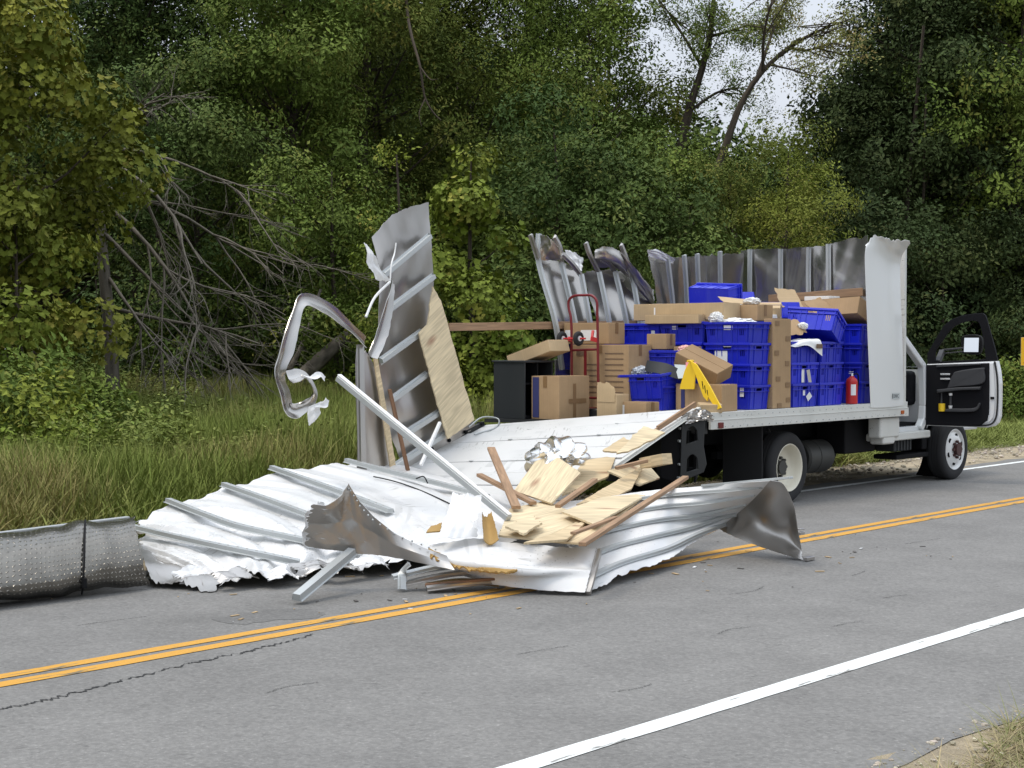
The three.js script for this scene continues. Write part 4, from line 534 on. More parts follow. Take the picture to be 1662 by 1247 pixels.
  [[[13.608, 3.045, -11.6], [13.731, 2.924, -11.62], [13.812, 2.756, -11.66]], [[13.729, 2.85, -11.58], [13.932, 2.745, -11.6], [14.151, 2.609, -11.64]], [[14.207, 3.004, -11.62], [14.277, 2.876, -11.62], [14.514, 2.651, -11.66]], [[14.474, 2.825, -11.6], [14.654, 2.774, -11.62], [14.826, 2.669, -11.66]], [[14.858, 3.013, -11.6], [14.994, 2.847, -11.62], [15.157, 2.627, -11.65]], [[13.301, 3.055, -11.7], [13.365, 2.924, -11.7], [13.407, 2.784, -11.68]]].forEach((p, i) => part([w1, w1, w2, w2, w2, w1][i], 'bent_rib', [hat(p, [0, 0.2, 1], 0.075, 0.03, 0.5)], M.alu));
  part(w1, 'lower_skin', [span(13.62, 17.48, 1.08, 1.62, -11.6, -11.585, 0.002)], M.alu);
  part(T, 'wall_slat', [bar([[11.761, 1.98, -11.5], [15.162, 2.048, -11.5]][0], [[11.761, 1.98, -11.5], [15.162, 2.048, -11.5]][1], 0.022, 0.085, [0, 1, 0])], M.wood);
  // lift gate behind the deck
  part(T, 'liftgate_platform', [slab([[12.45, 0.955, -11.62], [13.25, 0.955, -11.62], [13.25, 0.955, -9.5], [13.18, 0.955, -9.5]], 0.04)], M.steelBlack);
  part(T, 'liftgate_arm', [bar([13.28, 0.62, -11.35], [12.6, 0.9, -11.35], 0.06, 0.08), bar([13.28, 0.62, -10.2], [13.0, 0.9, -10.2], 0.06, 0.08), span(13.2, 13.3, 0.5, 0.9, -11.5, -9.4, 0.01)], M.steelBlack);
  { const B = new THREE.Shape([[0, 0.06], [0.24, 0.16], [0.27, 0.24], [0.24, 0.42], [0.25, 0.68], [0.16, 0.76], [0.02, 0.72]].map(p => new THREE.Vector2(...p))); for (const [cx, cy] of [[0.125, 0.24], [0.12, 0.53]]) { const h = new THREE.Path(); h.moveTo(cx - 0.065, cy - 0.09); h.lineTo(cx + 0.065, cy - 0.05); h.lineTo(cx + 0.055, cy + 0.06); h.quadraticCurveTo(cx, cy + 0.16, cx - 0.06, cy + 0.05); h.closePath(); B.holes.push(h); }
    const g = new THREE.ExtrudeGeometry(B, { depth: 0.03, bevelEnabled: true, bevelSize: 0.006, bevelThickness: 0.006, bevelSegments: 1 }); const e = V(0.72, 0, 0.69), n = e.clone().cross(V(0, 1, 0)); g.applyMatrix4(new THREE.Matrix4().makeBasis(e, V(0, 1, 0), n).setPosition(12.95, 0.32, -9.33));
    const br = part(T, 'liftgate_bracket', [g], M.steelBlack); part(br, 'back_plate', [slab([[13.2, 0.35, -9.32], [13.42, 0.5, -9.4], [13.44, 0.9, -9.4], [13.2, 1.0, -9.3]], 0.02), slab([[12.86, 0.42, -9.5], [12.96, 0.36, -9.36], [12.98, 1.02, -9.32], [12.86, 0.98, -9.5]], 0.02)], M.black);
    const bolts = []; for (const [a, b] of [[12.93, 0.42], [12.94, 0.56], [12.94, 0.8], [12.95, 0.93]]) bolts.push(cyl([a, b, -9.34], [a - 0.01, b, -9.31], 0.014, 0.014, 8)); part(br, 'bolts', bolts, M.galv);
    part(br, 'torn_flap', [sheet(surf([[[12.86, 1.06, -9.3], [13.06, 1.14, -9.2], [13.24, 1.1, -9.14]], [[12.92, 0.96, -9.24], [13.08, 1.0, -9.12], [13.26, 0.98, -9.1]]]), { nu: 20, nv: 10, jag: [0.1, 0.1, 0.15, 0.2], s: 4, dent: crumple(0.04, 4, 3) })], M.alu); }
  // cab
  part(T, 'cab_floor', [span(17.66, 18.6, 0.66, 0.78, -11.38, -9.52, 0.01), span(17.64, 17.72, 0.7, 2.0, -11.38, -9.5, 0.02)], M.trim);
  part(T, 'cab_body', [span(17.56, 17.64, 0.7, 2.08, -11.42, -9.42, 0.03), span(17.56, 17.82, 2.04, 2.1, -11.36, -9.5, 0.028), span(17.6, 18.6, 0.62, 1.5, -11.45, -11.38, 0.02),
    bar([17.74, 2.02, -9.46], [18.44, 1.5, -9.42], 0.10, 0.085, [0, 1, 0], 0.02), bar([17.74, 2.02, -11.36], [18.44, 1.5, -11.4], 0.10, 0.085, [0, 1, 0], 0.02), span(17.62, 18.46, 0.66, 0.745, -9.52, -9.42, 0.02),
    bar([18.43, 1.53, -9.42], [18.47, 1.0, -9.42], 0.1, 0.11, [1, 0, 0], 0.02), bar([18.47, 1.0, -9.42], [18.44, 0.8, -9.42], 0.1, 0.11, [1, 0, 0], 0.02), bar([18.46, 0.84, -9.42], [18.34, 0.7, -9.42], 0.1, 0.1, [1, 0, 0], 0.02)], M.cabWhite);
  part(T, 'windshield', [slab([[17.82, 2.04, -9.52], [18.5, 1.5, -9.48], [18.5, 1.5, -11.34], [17.82, 2.04, -11.3]], 0.006)], M.glass);
  part(T, 'dashboard', [span(18.3, 18.62, 1.0, 1.45, -11.35, -9.55, 0.06)], M.trim);
  part(T, 'seat', [span(17.74, 18.15, 0.8, 1.08, -10.5, -9.62, 0.06), span(17.72, 17.86, 1.0, 1.75, -10.5, -9.62, 0.06), span(17.74, 18.15, 0.8, 1.08, -11.3, -10.6, 0.06)], M.charcoal);
  { const s = new THREE.Shape(); s.moveTo(18.5, 0.78); s.lineTo(18.5, 1.47); s.quadraticCurveTo(19.4, 1.46, 19.95, 1.3); s.quadraticCurveTo(20.2, 1.2, 20.2, 0.95); s.lineTo(20.18, 0.62); s.lineTo(19.62, 0.62); s.absarc(19.13, 0.43, 0.5, 0.4, 2.62, false); s.closePath(); const g = new THREE.ExtrudeGeometry(s, { depth: 1.84, bevelEnabled: true, bevelSize: 0.03, bevelThickness: 0.05, bevelSegments: 2, bevelOffset: -0.03 }); g.translate(0, 0, -11.36); const hood = part(T, 'hood', [g], M.cabWhite); part(hood, 'grille', [span(20.19, 20.24, 0.75, 1.15, -11.0, -9.85, 0.02)], M.chrome); for (const z of [-11.15, -9.7]) part(hood, 'headlight', [span(20.12, 20.23, 0.85, 1.15, z - 0.11, z + 0.11, 0.03)], M.glass); }
  part(T, 'wheel_arch', [new THREE.CylinderGeometry(0.495, 0.495, 0.5, 30, 1, true, 0, Math.PI).rotateX(Math.PI / 2).rotateZ(0).translate(19.13, 0.43, -9.75), span(18.5, 18.64, 0.42, 0.8, -9.7, -9.45, 0.02)], M.black);
  part(T, 'bumper', [span(20.12, 20.26, 0.42, 0.66, -11.2, -9.95, 0.04)], M.chrome);
  // open door
  { const e = V(0.207, 0, 0.978).normalize(), n = e.clone().cross(V(0, 1, 0)), mtx = o => new THREE.Matrix4().makeBasis(e, V(0, 1, 0), n).setPosition(18.47 + n.x * o, 0, -9.38 + n.z * o);
    const sh = (pts, hole) => { const s = new THREE.Shape(pts.map(p => new THREE.Vector2(...p))); if (hole) s.holes.push(new THREE.Path(hole.map(p => new THREE.Vector2(...p)))); return s; };
    const smooth = (pts, k = 6) => new THREE.SplineCurve([...pts, pts[0]].map(p => new THREE.Vector2(...p))).getPoints(pts.length * k).map(p => [p.x, p.y]);
    const ex = (s, d, o, b = 0.004) => new THREE.ExtrudeGeometry(s, { depth: d, bevelEnabled: b > 0, bevelSize: b, bevelThickness: b, bevelSegments: 2, bevelOffset: -b }).applyMatrix4(mtx(o));
    const body = [[0.0, 0.74], [0.4, 0.735], [0.78, 0.735], [0.86, 0.755], [0.91, 0.80], [0.935, 0.88], [0.94, 1.1], [0.94, 1.3], [0.925, 1.45], [0.895, 1.585], [0.0, 1.54]];
    const outl = [[0.0, 1.5], [0.895, 1.5], [0.89, 1.60], [0.865, 1.72], [0.80, 1.95], [0.76, 2.10], [0.735, 2.17], [0.70, 2.195], [0.62, 2.195], [0.44, 2.17], [0.30, 2.115], [0.2, 2.03], [0.0, 1.68]];
    const hole = [[0.10, 1.57], [0.745, 1.61], [0.715, 1.86], [0.675, 2.03], [0.645, 2.085], [0.58, 2.10], [0.45, 2.08], [0.35, 2.035], [0.27, 1.96], [0.10, 1.71]];
    const d = part(T, 'door', [ex(sh(body), 0.09, -0.11, 0.02)], M.cabWhite, false, 'open cab door with black inner lining');
    part(d, 'window_frame', [ex(sh(outl, hole), 0.045, -0.075, 0.006)], M.trim);
    part(d, 'door_jamb', [ex(sh([[0.70, 0.775], [0.80, 0.80], [0.85, 0.86], [0.868, 0.95], [0.872, 1.2], [0.862, 1.4], [0.85, 1.56], [0.80, 1.56], [0.8, 0.9], [0.7, 0.85]]), 0.03, -0.02, 0.006)], M.cabWhite);
    part(d, 'weather_seal', [new THREE.TubeGeometry(new THREE.CatmullRomCurve3([[0.05, 0.76], [0.5, 0.758], [0.74, 0.762], [0.84, 0.79], [0.885, 0.86], [0.9, 0.96], [0.905, 1.2], [0.895, 1.4], [0.865, 1.58]].map(q => V(q[0], q[1], 0))), 40, 0.012, 6).applyMatrix4(mtx(0.012))], M.rubber);
    const lining = part(d, 'lining', [ex(sh([[0.0, 0.752], [0.5, 0.75], [0.70, 0.762], [0.785, 0.83], [0.805, 0.98], [0.805, 1.3], [0.795, 1.56], [0.4, 1.545], [0.0, 1.53]]), 0.035, -0.005, 0.014)], M.trim);
    part(d, 'armrest', [ex(sh(smooth([[0.28, 1.22], [0.40, 1.25], [0.73, 1.30], [0.75, 1.46], [0.72, 1.50], [0.42, 1.455], [0.35, 1.40]])), 0.03, 0.04, 0.012), ex(sh([[0.16, 1.17], [0.46, 1.21], [0.7, 1.22], [0.72, 1.26], [0.4, 1.245], [0.16, 1.215]]), 0.06, 0.04, 0.012)], M.trimGrey);
    part(d, 'door_pocket', [ex(sh(smooth([[0.26, 0.93], [0.62, 0.94], [0.70, 1.02], [0.69, 1.05], [0.62, 0.985], [0.3, 0.97]])), 0.05, 0.035, 0.01)], M.trimGrey);
    part(d, 'window_ledge', [ex(sh([[0.14, 1.50], [0.70, 1.535], [0.70, 1.555], [0.14, 1.525]]), 0.02, 0.04, 0.006)], M.trimGrey);
    part(d, 'door_handle', [ex(sh([[0.19, 1.40], [0.32, 1.40], [0.32, 1.425], [0.19, 1.425]]), 0.02, 0.042, 0.005), ex(sh([[0.19, 1.34], [0.32, 1.34], [0.32, 1.365], [0.19, 1.365]]), 0.02, 0.042, 0.005)], M.chrome);
    part(d, 'latch', [ex(sh([[0.82, 1.10], [0.865, 1.10], [0.865, 1.13], [0.82, 1.13]]), 0.02, 0.012, 0.003)], M.black);
    part(d, 'window_pane', [ex(sh([[0.09, 1.53], [0.75, 1.565], [0.747, 1.60], [0.09, 1.565]]), 0.004, -0.055, 0)], M.glass, false, 'wound-down window pane, only its top edge showing');
    const mh = part(d, 'mirror', [ex(sh(smooth([[0.375, 1.68], [0.60, 1.68], [0.61, 1.90], [0.38, 1.90]], 8)), 0.08, -0.40, 0.015)], M.black);
    part(mh, 'mirror_glass', [new THREE.PlaneGeometry(0.185, 0.185).rotateX(-0.13).applyMatrix4(mtx(-0.29).multiply(new THREE.Matrix4().makeTranslation(0.50, 1.79, 0)))], M.mirror);
    part(mh, 'mirror_arm', [ex(sh([[0.12, 1.71], [0.42, 1.74], [0.42, 1.765], [0.12, 1.735]]), 0.03, -0.33, 0.008), ex(sh([[0.12, 1.67], [0.42, 1.70], [0.42, 1.715], [0.12, 1.685]]), 0.03, -0.33, 0.008), bar(V(0.12, 1.70, -0.3).applyMatrix4(mtx(0)).toArray(), V(0.12, 1.56, -0.08).applyMatrix4(mtx(0)).toArray(), 0.06, 0.07)], M.trimGrey);
    const pin = (w, y, o) => V(w, y, o).applyMatrix4(mtx(0));
    const b1 = pin(0.215, 0.935, 0.062), bt = thing('spray_bottle', 'yellow-labelled bottle in the cab door pocket', 'bottle', b1.toArray()); part(bt, 'bottle', [new THREE.CylinderGeometry(0.042, 0.042, 0.1, 16).translate(0, 0.05, 0)], M.signYellow, true); part(bt, 'neck', [new THREE.CylinderGeometry(0.009, 0.014, 0.14, 10).translate(-0.01, 0.17, 0)], M.trimGrey, true);
    const b2 = pin(0.325, 0.955, 0.06), b3 = thing('flashlight', 'grey and white torch in the cab door pocket', 'torch', b2.toArray()); part(b3, 'barrel', [new THREE.CylinderGeometry(0.016, 0.016, 0.2, 12).translate(0, 0.11, 0)], M.trimGrey, true); part(b3, 'head', [new THREE.CylinderGeometry(0.026, 0.018, 0.05, 12).translate(0, 0.03, 0), new THREE.CylinderGeometry(0.022, 0.022, 0.03, 12).translate(0, 0.2, 0)], M.paper, true);
  }
}

// ---------------------------------------------------------------- wreckage on the road
{
  // roll-up rear door, lying down from the lift gate to the road
  const [A, B, C, D] = [[12.358, 0.912, -11.5], [13.196, 1.136, -9.3], [11.657, 0.568, -9.3], [10.873, 0.463, -11.5]].map(p => V(p)), E = A.clone().lerp(D, 1.58), F = B.clone().lerp(C, 1.62), t = thing('roll_up_door', 'white sectional roll-up door lying sloped behind the truck deck', 'door', E.toArray()), n = 8;
  for (let k = 0; k < n; k++) { const g = 0.006, a = k / n + g / 2.4, b = (k + 1) / n - g / 2.4, q = [A.clone().lerp(E, a), B.clone().lerp(F, a), B.clone().lerp(F, b), A.clone().lerp(E, b)]; q.forEach(p => p.y += (k % 2 ? 0.006 : 0) - 0.02); const s = part(t, 'door_section', [slab(q, 0.034, 0, 0.004)], M.doorWhite); const c = q[3].clone().lerp(q[2], 0.3), c2 = q[3].clone().lerp(q[2], 0.72); for (const p of [c, c2]) part(s, 'hinge', [bx(p.x, p.y + 0.022, p.z, 0.05, 0.008, 0.035, 0.002)], M.galv); }
  part(t, 'side_track', [hat([A, A.clone().lerp(E, 0.5), E].map(p => [p.x - 0.02, p.y - 0.01, p.z - 0.03]), [0.3, 1, 0], 0.06, 0.05, 0.7)], M.steelBlack); for (let k = 0; k < 9; k++) { const p = A.clone().lerp(E, (k + 0.3) / 9); part(t, 'roller', [cyl([p.x, p.y + 0.04, p.z - 0.06], [p.x, p.y + 0.04, p.z + 0.02], 0.02, 0.02, 10)], M.black); }
  part(t, 'side_track', [hat([B, F].map(p => [p.x, p.y - 0.02, p.z + 0.04]), [0.3, 1, 0], 0.06, 0.03, 0.7)], M.whiteDull);
  part(t, 'cable', [tube([[12.0, 0.83, -11.35], [12.3, 0.9, -11.3], [12.45, 0.98, -11.42], [12.3, 1.0, -11.5], [12.05, 0.9, -11.48]], 0.009, 30, 6)], M.galv);
  const tf = [V(13.12, 1.16, -9.26), V(12.78, 0.99, -9.26), V(12.3, 0.84, -9.26)]; const bs = thing('broken_slat', 'splintered brown slat lying along the edge of the roll-up door', 'slat', [12.75, 1.0, -9.27]); part(bs, 'board', [bar([13.12, 1.18, -9.26], [12.5, 0.95, -9.28], 0.03, 0.05), bar([12.52, 0.95, -9.28], [12.28, 0.85, -9.3], 0.024, 0.035)], M.wood);
}
{
  // roof sheet with its bows, white side up
  const S = surf([[[7.43, 0.282, -11.0], [7.969, 0.386, -11.2], [8.646, 0.49, -11.3], [9.222, 0.586, -11.35], [9.874, 0.621, -11.4], [10.524, 0.602, -11.4], [11.277, 0.473, -11.1], [11.842, 0.23, -10.5]], [[7.336, 0.17, -10.837], [7.514, 0.3, -10.418], [8.14, 0.38, -10.43], [8.75, 0.45, -10.432], [9.327, 0.48, -10.432], [9.874, 0.48, -10.278], [10.067, 0.42, -9.674], [10.15, 0.3, -8.927]], [[6.998, 0.15, -10.305], [7.054, 0.2, -9.797], [7.352, 0.24, -9.497], [7.85, 0.28, -9.435], [8.36, 0.3, -9.351], [8.901, 0.3, -9.266], [9.177, 0.27, -8.819], [9.878, 0.2, -8.653]], [[6.775, 0.1, -9.865], [6.92, 0.07, -9.535], [6.926, 0.05, -9.094], [7.1, 0.05, -8.814], [7.58, 0.07, -8.896], [7.772, 0.05, -8.695], [8.193, 0.07, -8.599], [8.842, 0.1, -8.43]]]), t = thing('roof_sheet', 'crumpled white roof sheet with ribs lying on the far lane', 'metal sheet', [8.2, 0, -9.8]);
  const f = S.n(0.5, 0.5).y > 0 ? 1 : -1, tri = q => Math.abs((q - Math.floor(q)) * 2 - 1) - 0.5, wave = (u, v) => { const w = u - 0.43 * v; return 0.055 * tri(w * 6.5 + 0.35 * noise(w * 9, v * 2, 0, 2)) * (0.35 + noise(w * 5, v * 1.5, 0, 21)) + 0.02 * tri(w * 21 + 0.5 * noise(w * 12, v * 3, 0, 4)) * noise(w * 8, v * 2.2, 0, 22) * 1.6 + 0.035 * crumple(1, 2.4, 61)(u * 3, v) * sstep(0.55, 0.95, v) + 0.02 * crumple(1, 5, 63)(u * 3, v) * sstep(0.4, 0.9, v); };
  part(t, 'sheet', [sheet(S, { nu: 190, nv: 80, th: 0.003, jag: [0.05, 0.02, 0.02, 0.11], s: 41, flip: f, dent: wave, crease: 0.28 })], M.white);
  const lift = f * 0.028;
  [[[0.43, 0.0], [0.48, 0.238], [0.57, 0.438], [0.68, 0.613]], [[0.28, 0.025], [0.35, 0.338], [0.47, 0.575], [0.58, 0.713]], [[0.14, 0.0], [0.2, 0.325], [0.29, 0.55], [0.46, 0.75], [0.71, 0.9]], [[0.0, 0.125], [0.12, 0.513], [0.24, 0.7], [0.37, 0.825], [0.51, 0.938]], [[0.64, 0.038], [0.72, 0.225], [0.82, 0.312], [0.91, 0.338]]].forEach(q => part(t, 'roof_bow', [hat(q.map(([u, v]) => S(u, v).addScaledVector(S.n(u, v), lift + 0.01 * f).toArray()), [0, 1, 0.2], 0.09, 0.034, 0.6)], M.galv));
  { const rv = []; [[[0.43, 0.0], [0.48, 0.238], [0.57, 0.438], [0.68, 0.613]], [[0.28, 0.025], [0.35, 0.338], [0.47, 0.575], [0.58, 0.713]], [[0.14, 0.0], [0.2, 0.325], [0.29, 0.55], [0.46, 0.75], [0.71, 0.9]], [[0.0, 0.125], [0.12, 0.513], [0.24, 0.7], [0.37, 0.825], [0.51, 0.938]], [[0.64, 0.038], [0.72, 0.225], [0.82, 0.312], [0.91, 0.338]]].forEach(q => { const C = new THREE.CatmullRomCurve3(q.map(([u, v]) => S(u, v).addScaledVector(S.n(u, v), lift + 0.01 * f)), false, 'centripetal'), n = Math.round(C.getLength() / 0.11); for (let k = 1; k < n; k++) { const c = C.getPoint(k / n); rv.push(cyl([c.x, c.y + 0.034, c.z], [c.x, c.y + 0.04, c.z], 0.009, 0.006, 6)); } }); part(t, 'rivets', rv, M.alu); }
  part(t, 'wiring', [tube(onS(S, 0.66, 0.25, 0.86, 0.55, f * 0.03), 0.006, 30, 5), tube([[10.0, 0.55, -10.2], [9.95, 0.58, -10.05], [9.9, 0.53, -9.95]], 0.006, 10, 5)], M.black);
  // torn shiny rags under its near edge
  const rg = [[7.0, 0.06, -8.95], [7.3, 0.06, -8.78], [7.75, 0.07, -8.62], [6.9, 0.05, -9.3], [7.55, 0.08, -8.75], [8.0, 0.09, -8.6]];
  rg.forEach(([x, y, z], i) => part(t, 'torn_edge', [sheet(surf([[[x - 0.2, y + 0.06, z - 0.16], [x, y + 0.09, z - 0.14], [x + 0.2, y + 0.06, z - 0.16]], [[x - 0.2, y - 0.03, z], [x, y + 0.02, z + 0.04], [x + 0.2, y - 0.04, z]]]), { nu: 22, nv: 14, jag: [0.2, 0.2, 0.1, 0.4], s: 60 + i, dent: crumple(0.06, 1.3, 70 + i), crease: 0.3 })], i % 2 ? M.white : M.alu));
}
{
  const S = surf([[[5.474, 0.24, -10.42], [6.214, 0.247, -10.42], [6.682, 0.26, -10.4], [7.141, 0.264, -10.42]], [[5.423, 0.36, -10.32], [6.156, 0.372, -10.32], [6.618, 0.388, -10.3], [7.045, 0.393, -10.32]], [[5.297, 0.436, -10.08], [6.013, 0.45, -10.08], [6.465, 0.467, -10.06], [6.87, 0.469, -10.08]], [[5.16, 0.434, -9.82], [5.857, 0.445, -9.82], [6.297, 0.461, -9.8], [6.698, 0.466, -9.82]], [[5.043, 0.354, -9.6], [5.725, 0.359, -9.6], [6.155, 0.372, -9.58], [6.579, 0.375, -9.6]], [[4.99, 0.231, -9.5], [5.664, 0.23, -9.5], [6.089, 0.238, -9.48], [6.552, 0.236, -9.5]], [[4.988, 0.101, -9.5], [5.663, 0.094, -9.5], [6.088, 0.098, -9.48], [6.588, 0.092, -9.5]], [[5.176, 0.008, -9.859], [5.803, 0.008, -9.736], [6.195, 0.01, -9.647], [6.636, 0.03, -9.522]]]), f = S.n(0.5, 0.5).y > 0 ? 1 : -1, t = thing('patterned_panel', 'curved grey diamond-patterned metal panel with a cable around it', 'metal sheet', [6.4, 0, -10]);
  part(t, 'sheet', [sheet(S, { nu: 60, nv: 30, th: 0.004, flip: f, jag: [0, 0.05, 0.0, 0.02], s: 5, dent: (u, v) => 0.035 * (noise(u * 7, v * 3, 0, 5) - 0.5) + 0.012 * crumple(1, 2, 7)(u * 2, v) })], M.diamond);
  part(t, 'edge_trim', [bar(S(0.0, 0.286).toArray(), S(0.5, 0.286).toArray(), 0.05, 0.012), bar(S(0.5, 0.286).toArray(), S(0.93, 0.286).toArray(), 0.05, 0.012)], M.galv);
  part(t, 'cable', [tube(onS(S, 0.62, 0.25, 0.60, 0.98, f * 0.012, 12), 0.008, 40, 6), bx(...S(0.6, 0.86).add(V(0.0, 0.02, 0.03)).toArray(), 0.03, 0.07, 0.03, 0.004)], M.black);
  const S2 = surf([[[7.175, 0.2, -10.547], [7.16, 0.14, -9.865], [7.178, 0.1, -9.274]], [[6.787, 0.13, -9.881], [6.93, 0.1, -9.549], [7.026, 0.06, -9.151]], [[6.558, 0.04, -9.426], [6.654, 0.02, -9.17], [6.707, 0.01, -8.915]]]), f2 = S2.n(0.5, 0.5).y > 0 ? 1 : -1; part(t, 'torn_end', [sheet(S2, { nu: 36, nv: 22, flip: f2, jag: [0.03, 0.12, 0, 0.2], s: 15, dent: crumple(0.06, 1.6, 17) })], M.alu);
}
{
  // grey wing folded up, with the brace that props it
  const S = surf([[[7.188, 0.654, -8.44], [7.292, 0.659, -8.38], [7.389, 0.721, -8.33], [7.451, 0.799, -8.3], [7.525, 0.666, -8.27], [7.599, 0.549, -8.2], [7.731, 0.416, -8.1], [7.884, 0.31, -7.95], [7.976, 0.259, -7.82]], [[7.209, 0.495, -8.52], [7.335, 0.496, -8.43], [7.441, 0.509, -8.37], [7.513, 0.529, -8.33], [7.582, 0.464, -8.28], [7.651, 0.409, -8.21], [7.73, 0.328, -8.08], [7.827, 0.264, -7.88], [7.926, 0.222, -7.74]], [[7.253, 0.326, -8.58], [7.357, 0.307, -8.47], [7.461, 0.285, -8.4], [7.539, 0.269, -8.34], [7.611, 0.258, -8.28], [7.677, 0.25, -8.2], [7.763, 0.228, -8.05], [7.829, 0.2, -7.85], [7.915, 0.172, -7.68]]], true), f = S.n(0.5, 0.5).z > 0 ? 1 : -1, t = thing('bent_panel', 'grey metal panel bent up to a point, propped on a steel brace', 'metal sheet', [7.8, 0, -8.3]);
  const dn = (u, v) => 0.03 * crumple(1, 1.6, 83)(u * 1.3, v * 0.8) * sstep(0.75, 0.25, u) + 0.05 * Math.exp(-Math.pow((u - 0.28 - (v - 1) * 0.1) * 9, 2)) * (1 - v);
  const w = part(t, 'inner_face', [sheet(S, { nu: 72, nv: 40, th: 0.003, flip: f, jag: [0.06, 0, 0.015, 0.03], s: 25, dent: dn, crease: 0.25 })], M.alu);
  part(t, 'outer_face', [sheet(S, { nu: 72, nv: 40, th: 0.002, off: -0.005, flip: f, jag: [0.06, 0, 0.015, 0.03], s: 25, dent: dn, crease: 0.25 })], M.white);
  const rv = []; for (let k = 0; k < 16; k++) { const u = 0.36 + k * 0.038, p = S(u, 0.06), q = S.n(u, 0.06).multiplyScalar(f); rv.push(cyl(p.clone().addScaledVector(q, 0.02).toArray(), p.clone().addScaledVector(q, 0.03).toArray(), 0.008, 0.005, 8)); } part(w, 'rivets', rv, M.galv);
  part(t, 'torn_flap', [sheet(surf([[[7.233, 0.627, -8.52], [7.291, 0.668, -8.5], [7.362, 0.693, -8.46]], [[7.248, 0.487, -8.58], [7.324, 0.5, -8.56], [7.39, 0.511, -8.52]], [[7.275, 0.338, -8.62], [7.328, 0.344, -8.6], [7.376, 0.351, -8.56]]]), { nu: 26, nv: 26, jag: [0.05, 0.1, 0.12, 0.1], s: 27, off: -0.03, dent: crumple(0.05, 1.4, 29) })], M.white);
  const p = [[6.86, 0.03, -8.169], [7.507, 0.27, -8.318]]; part(t, 'brace', [hat([p[0], p[1]], [-0.3, 1, 0.2], 0.085, 0.05, 0.7)], M.galv);
}
{
  const S = surf([[[8.027, 0.31, -8.107], [8.369, 0.33, -7.978], [8.629, 0.31, -7.651], [8.996, 0.25, -7.241]], [[7.973, 0.245, -7.976], [8.023, 0.24, -7.587], [8.248, 0.22, -7.314], [8.728, 0.18, -7.059]], [[8.052, 0.17, -7.914], [8.143, 0.14, -7.566], [8.285, 0.12, -7.252], [8.56, 0.11, -6.958]], [[8.22, 0.08, -7.9], [8.193, 0.05, -7.515], [8.306, 0.03, -7.2], [8.463, 0.015, -6.918]]]), f = S.n(0.5, 0.5).y > 0 ? 1 : -1, t = thing('white_strip', 'rolled white metal strip lying across the yellow centre line', 'metal sheet', [8.3, 0, -7.4]);
  part(t, 'sheet', [sheet(S, { nu: 60, nv: 40, th: 0.003, flip: f, jag: [0.06, 0.01, 0.03, 0.03], s: 35, dent: (u, v) => 0.022 * (noise(u * 5, v * 4, 0, 5) - 0.5) - 0.035 * Math.exp(-Math.pow((v - 0.55 + 0.12 * (1 - u)) * 11, 2)) })], M.white);
  part(t, 'edge_rail', [hat([S(1, 0.02), S(1, 0.5), S(1, 0.98)].map(q => [q.x + 0.01, q.y, q.z]), [0.7, 0.3, 0.6], 0.05, 0.03, 0.6)], M.alu);
  const SL = surf([[[7.946, 0.3, -7.999], [8.045, 0.235, -7.857], [8.079, 0.205, -7.519], [8.214, 0.175, -7.313]], [[7.801, 0.25, -7.822], [7.908, 0.18, -7.692], [7.976, 0.155, -7.423], [8.116, 0.175, -7.243]]]); part(t, 'foam_lining', [sheet(SL, { nu: 40, nv: 14, th: 0.012, jag: [0.05, 0.05, 0.1, 0.45], s: 45, dent: crumple(0.02, 4, 47) })], M.foam);
  for (const [a, b, m] of [[[7.75, 0.05, -8.05], [8.35, 0.12, -7.55], M.alu], [[7.8, 0.03, -7.85], [8.45, 0.04, -7.35], M.alu], [[7.7, 0.10, -8.1], [8.4, 0.17, -7.7], M.galv], [[7.72, 0.02, -8.02], [7.78, 0.2, -8.0], M.galv], [[7.9, 0.03, -7.95], [8.3, 0.03, -7.6], M.foam]]) part(t, 'bent_strip', [hat([a, [(a[0] + b[0]) / 2, (a[1] + b[1]) / 2 + 0.025, (a[2] + b[2]) / 2 - 0.03], b], [0, 1, 0.3], 0.07, 0.02, 0.6)], m);
}
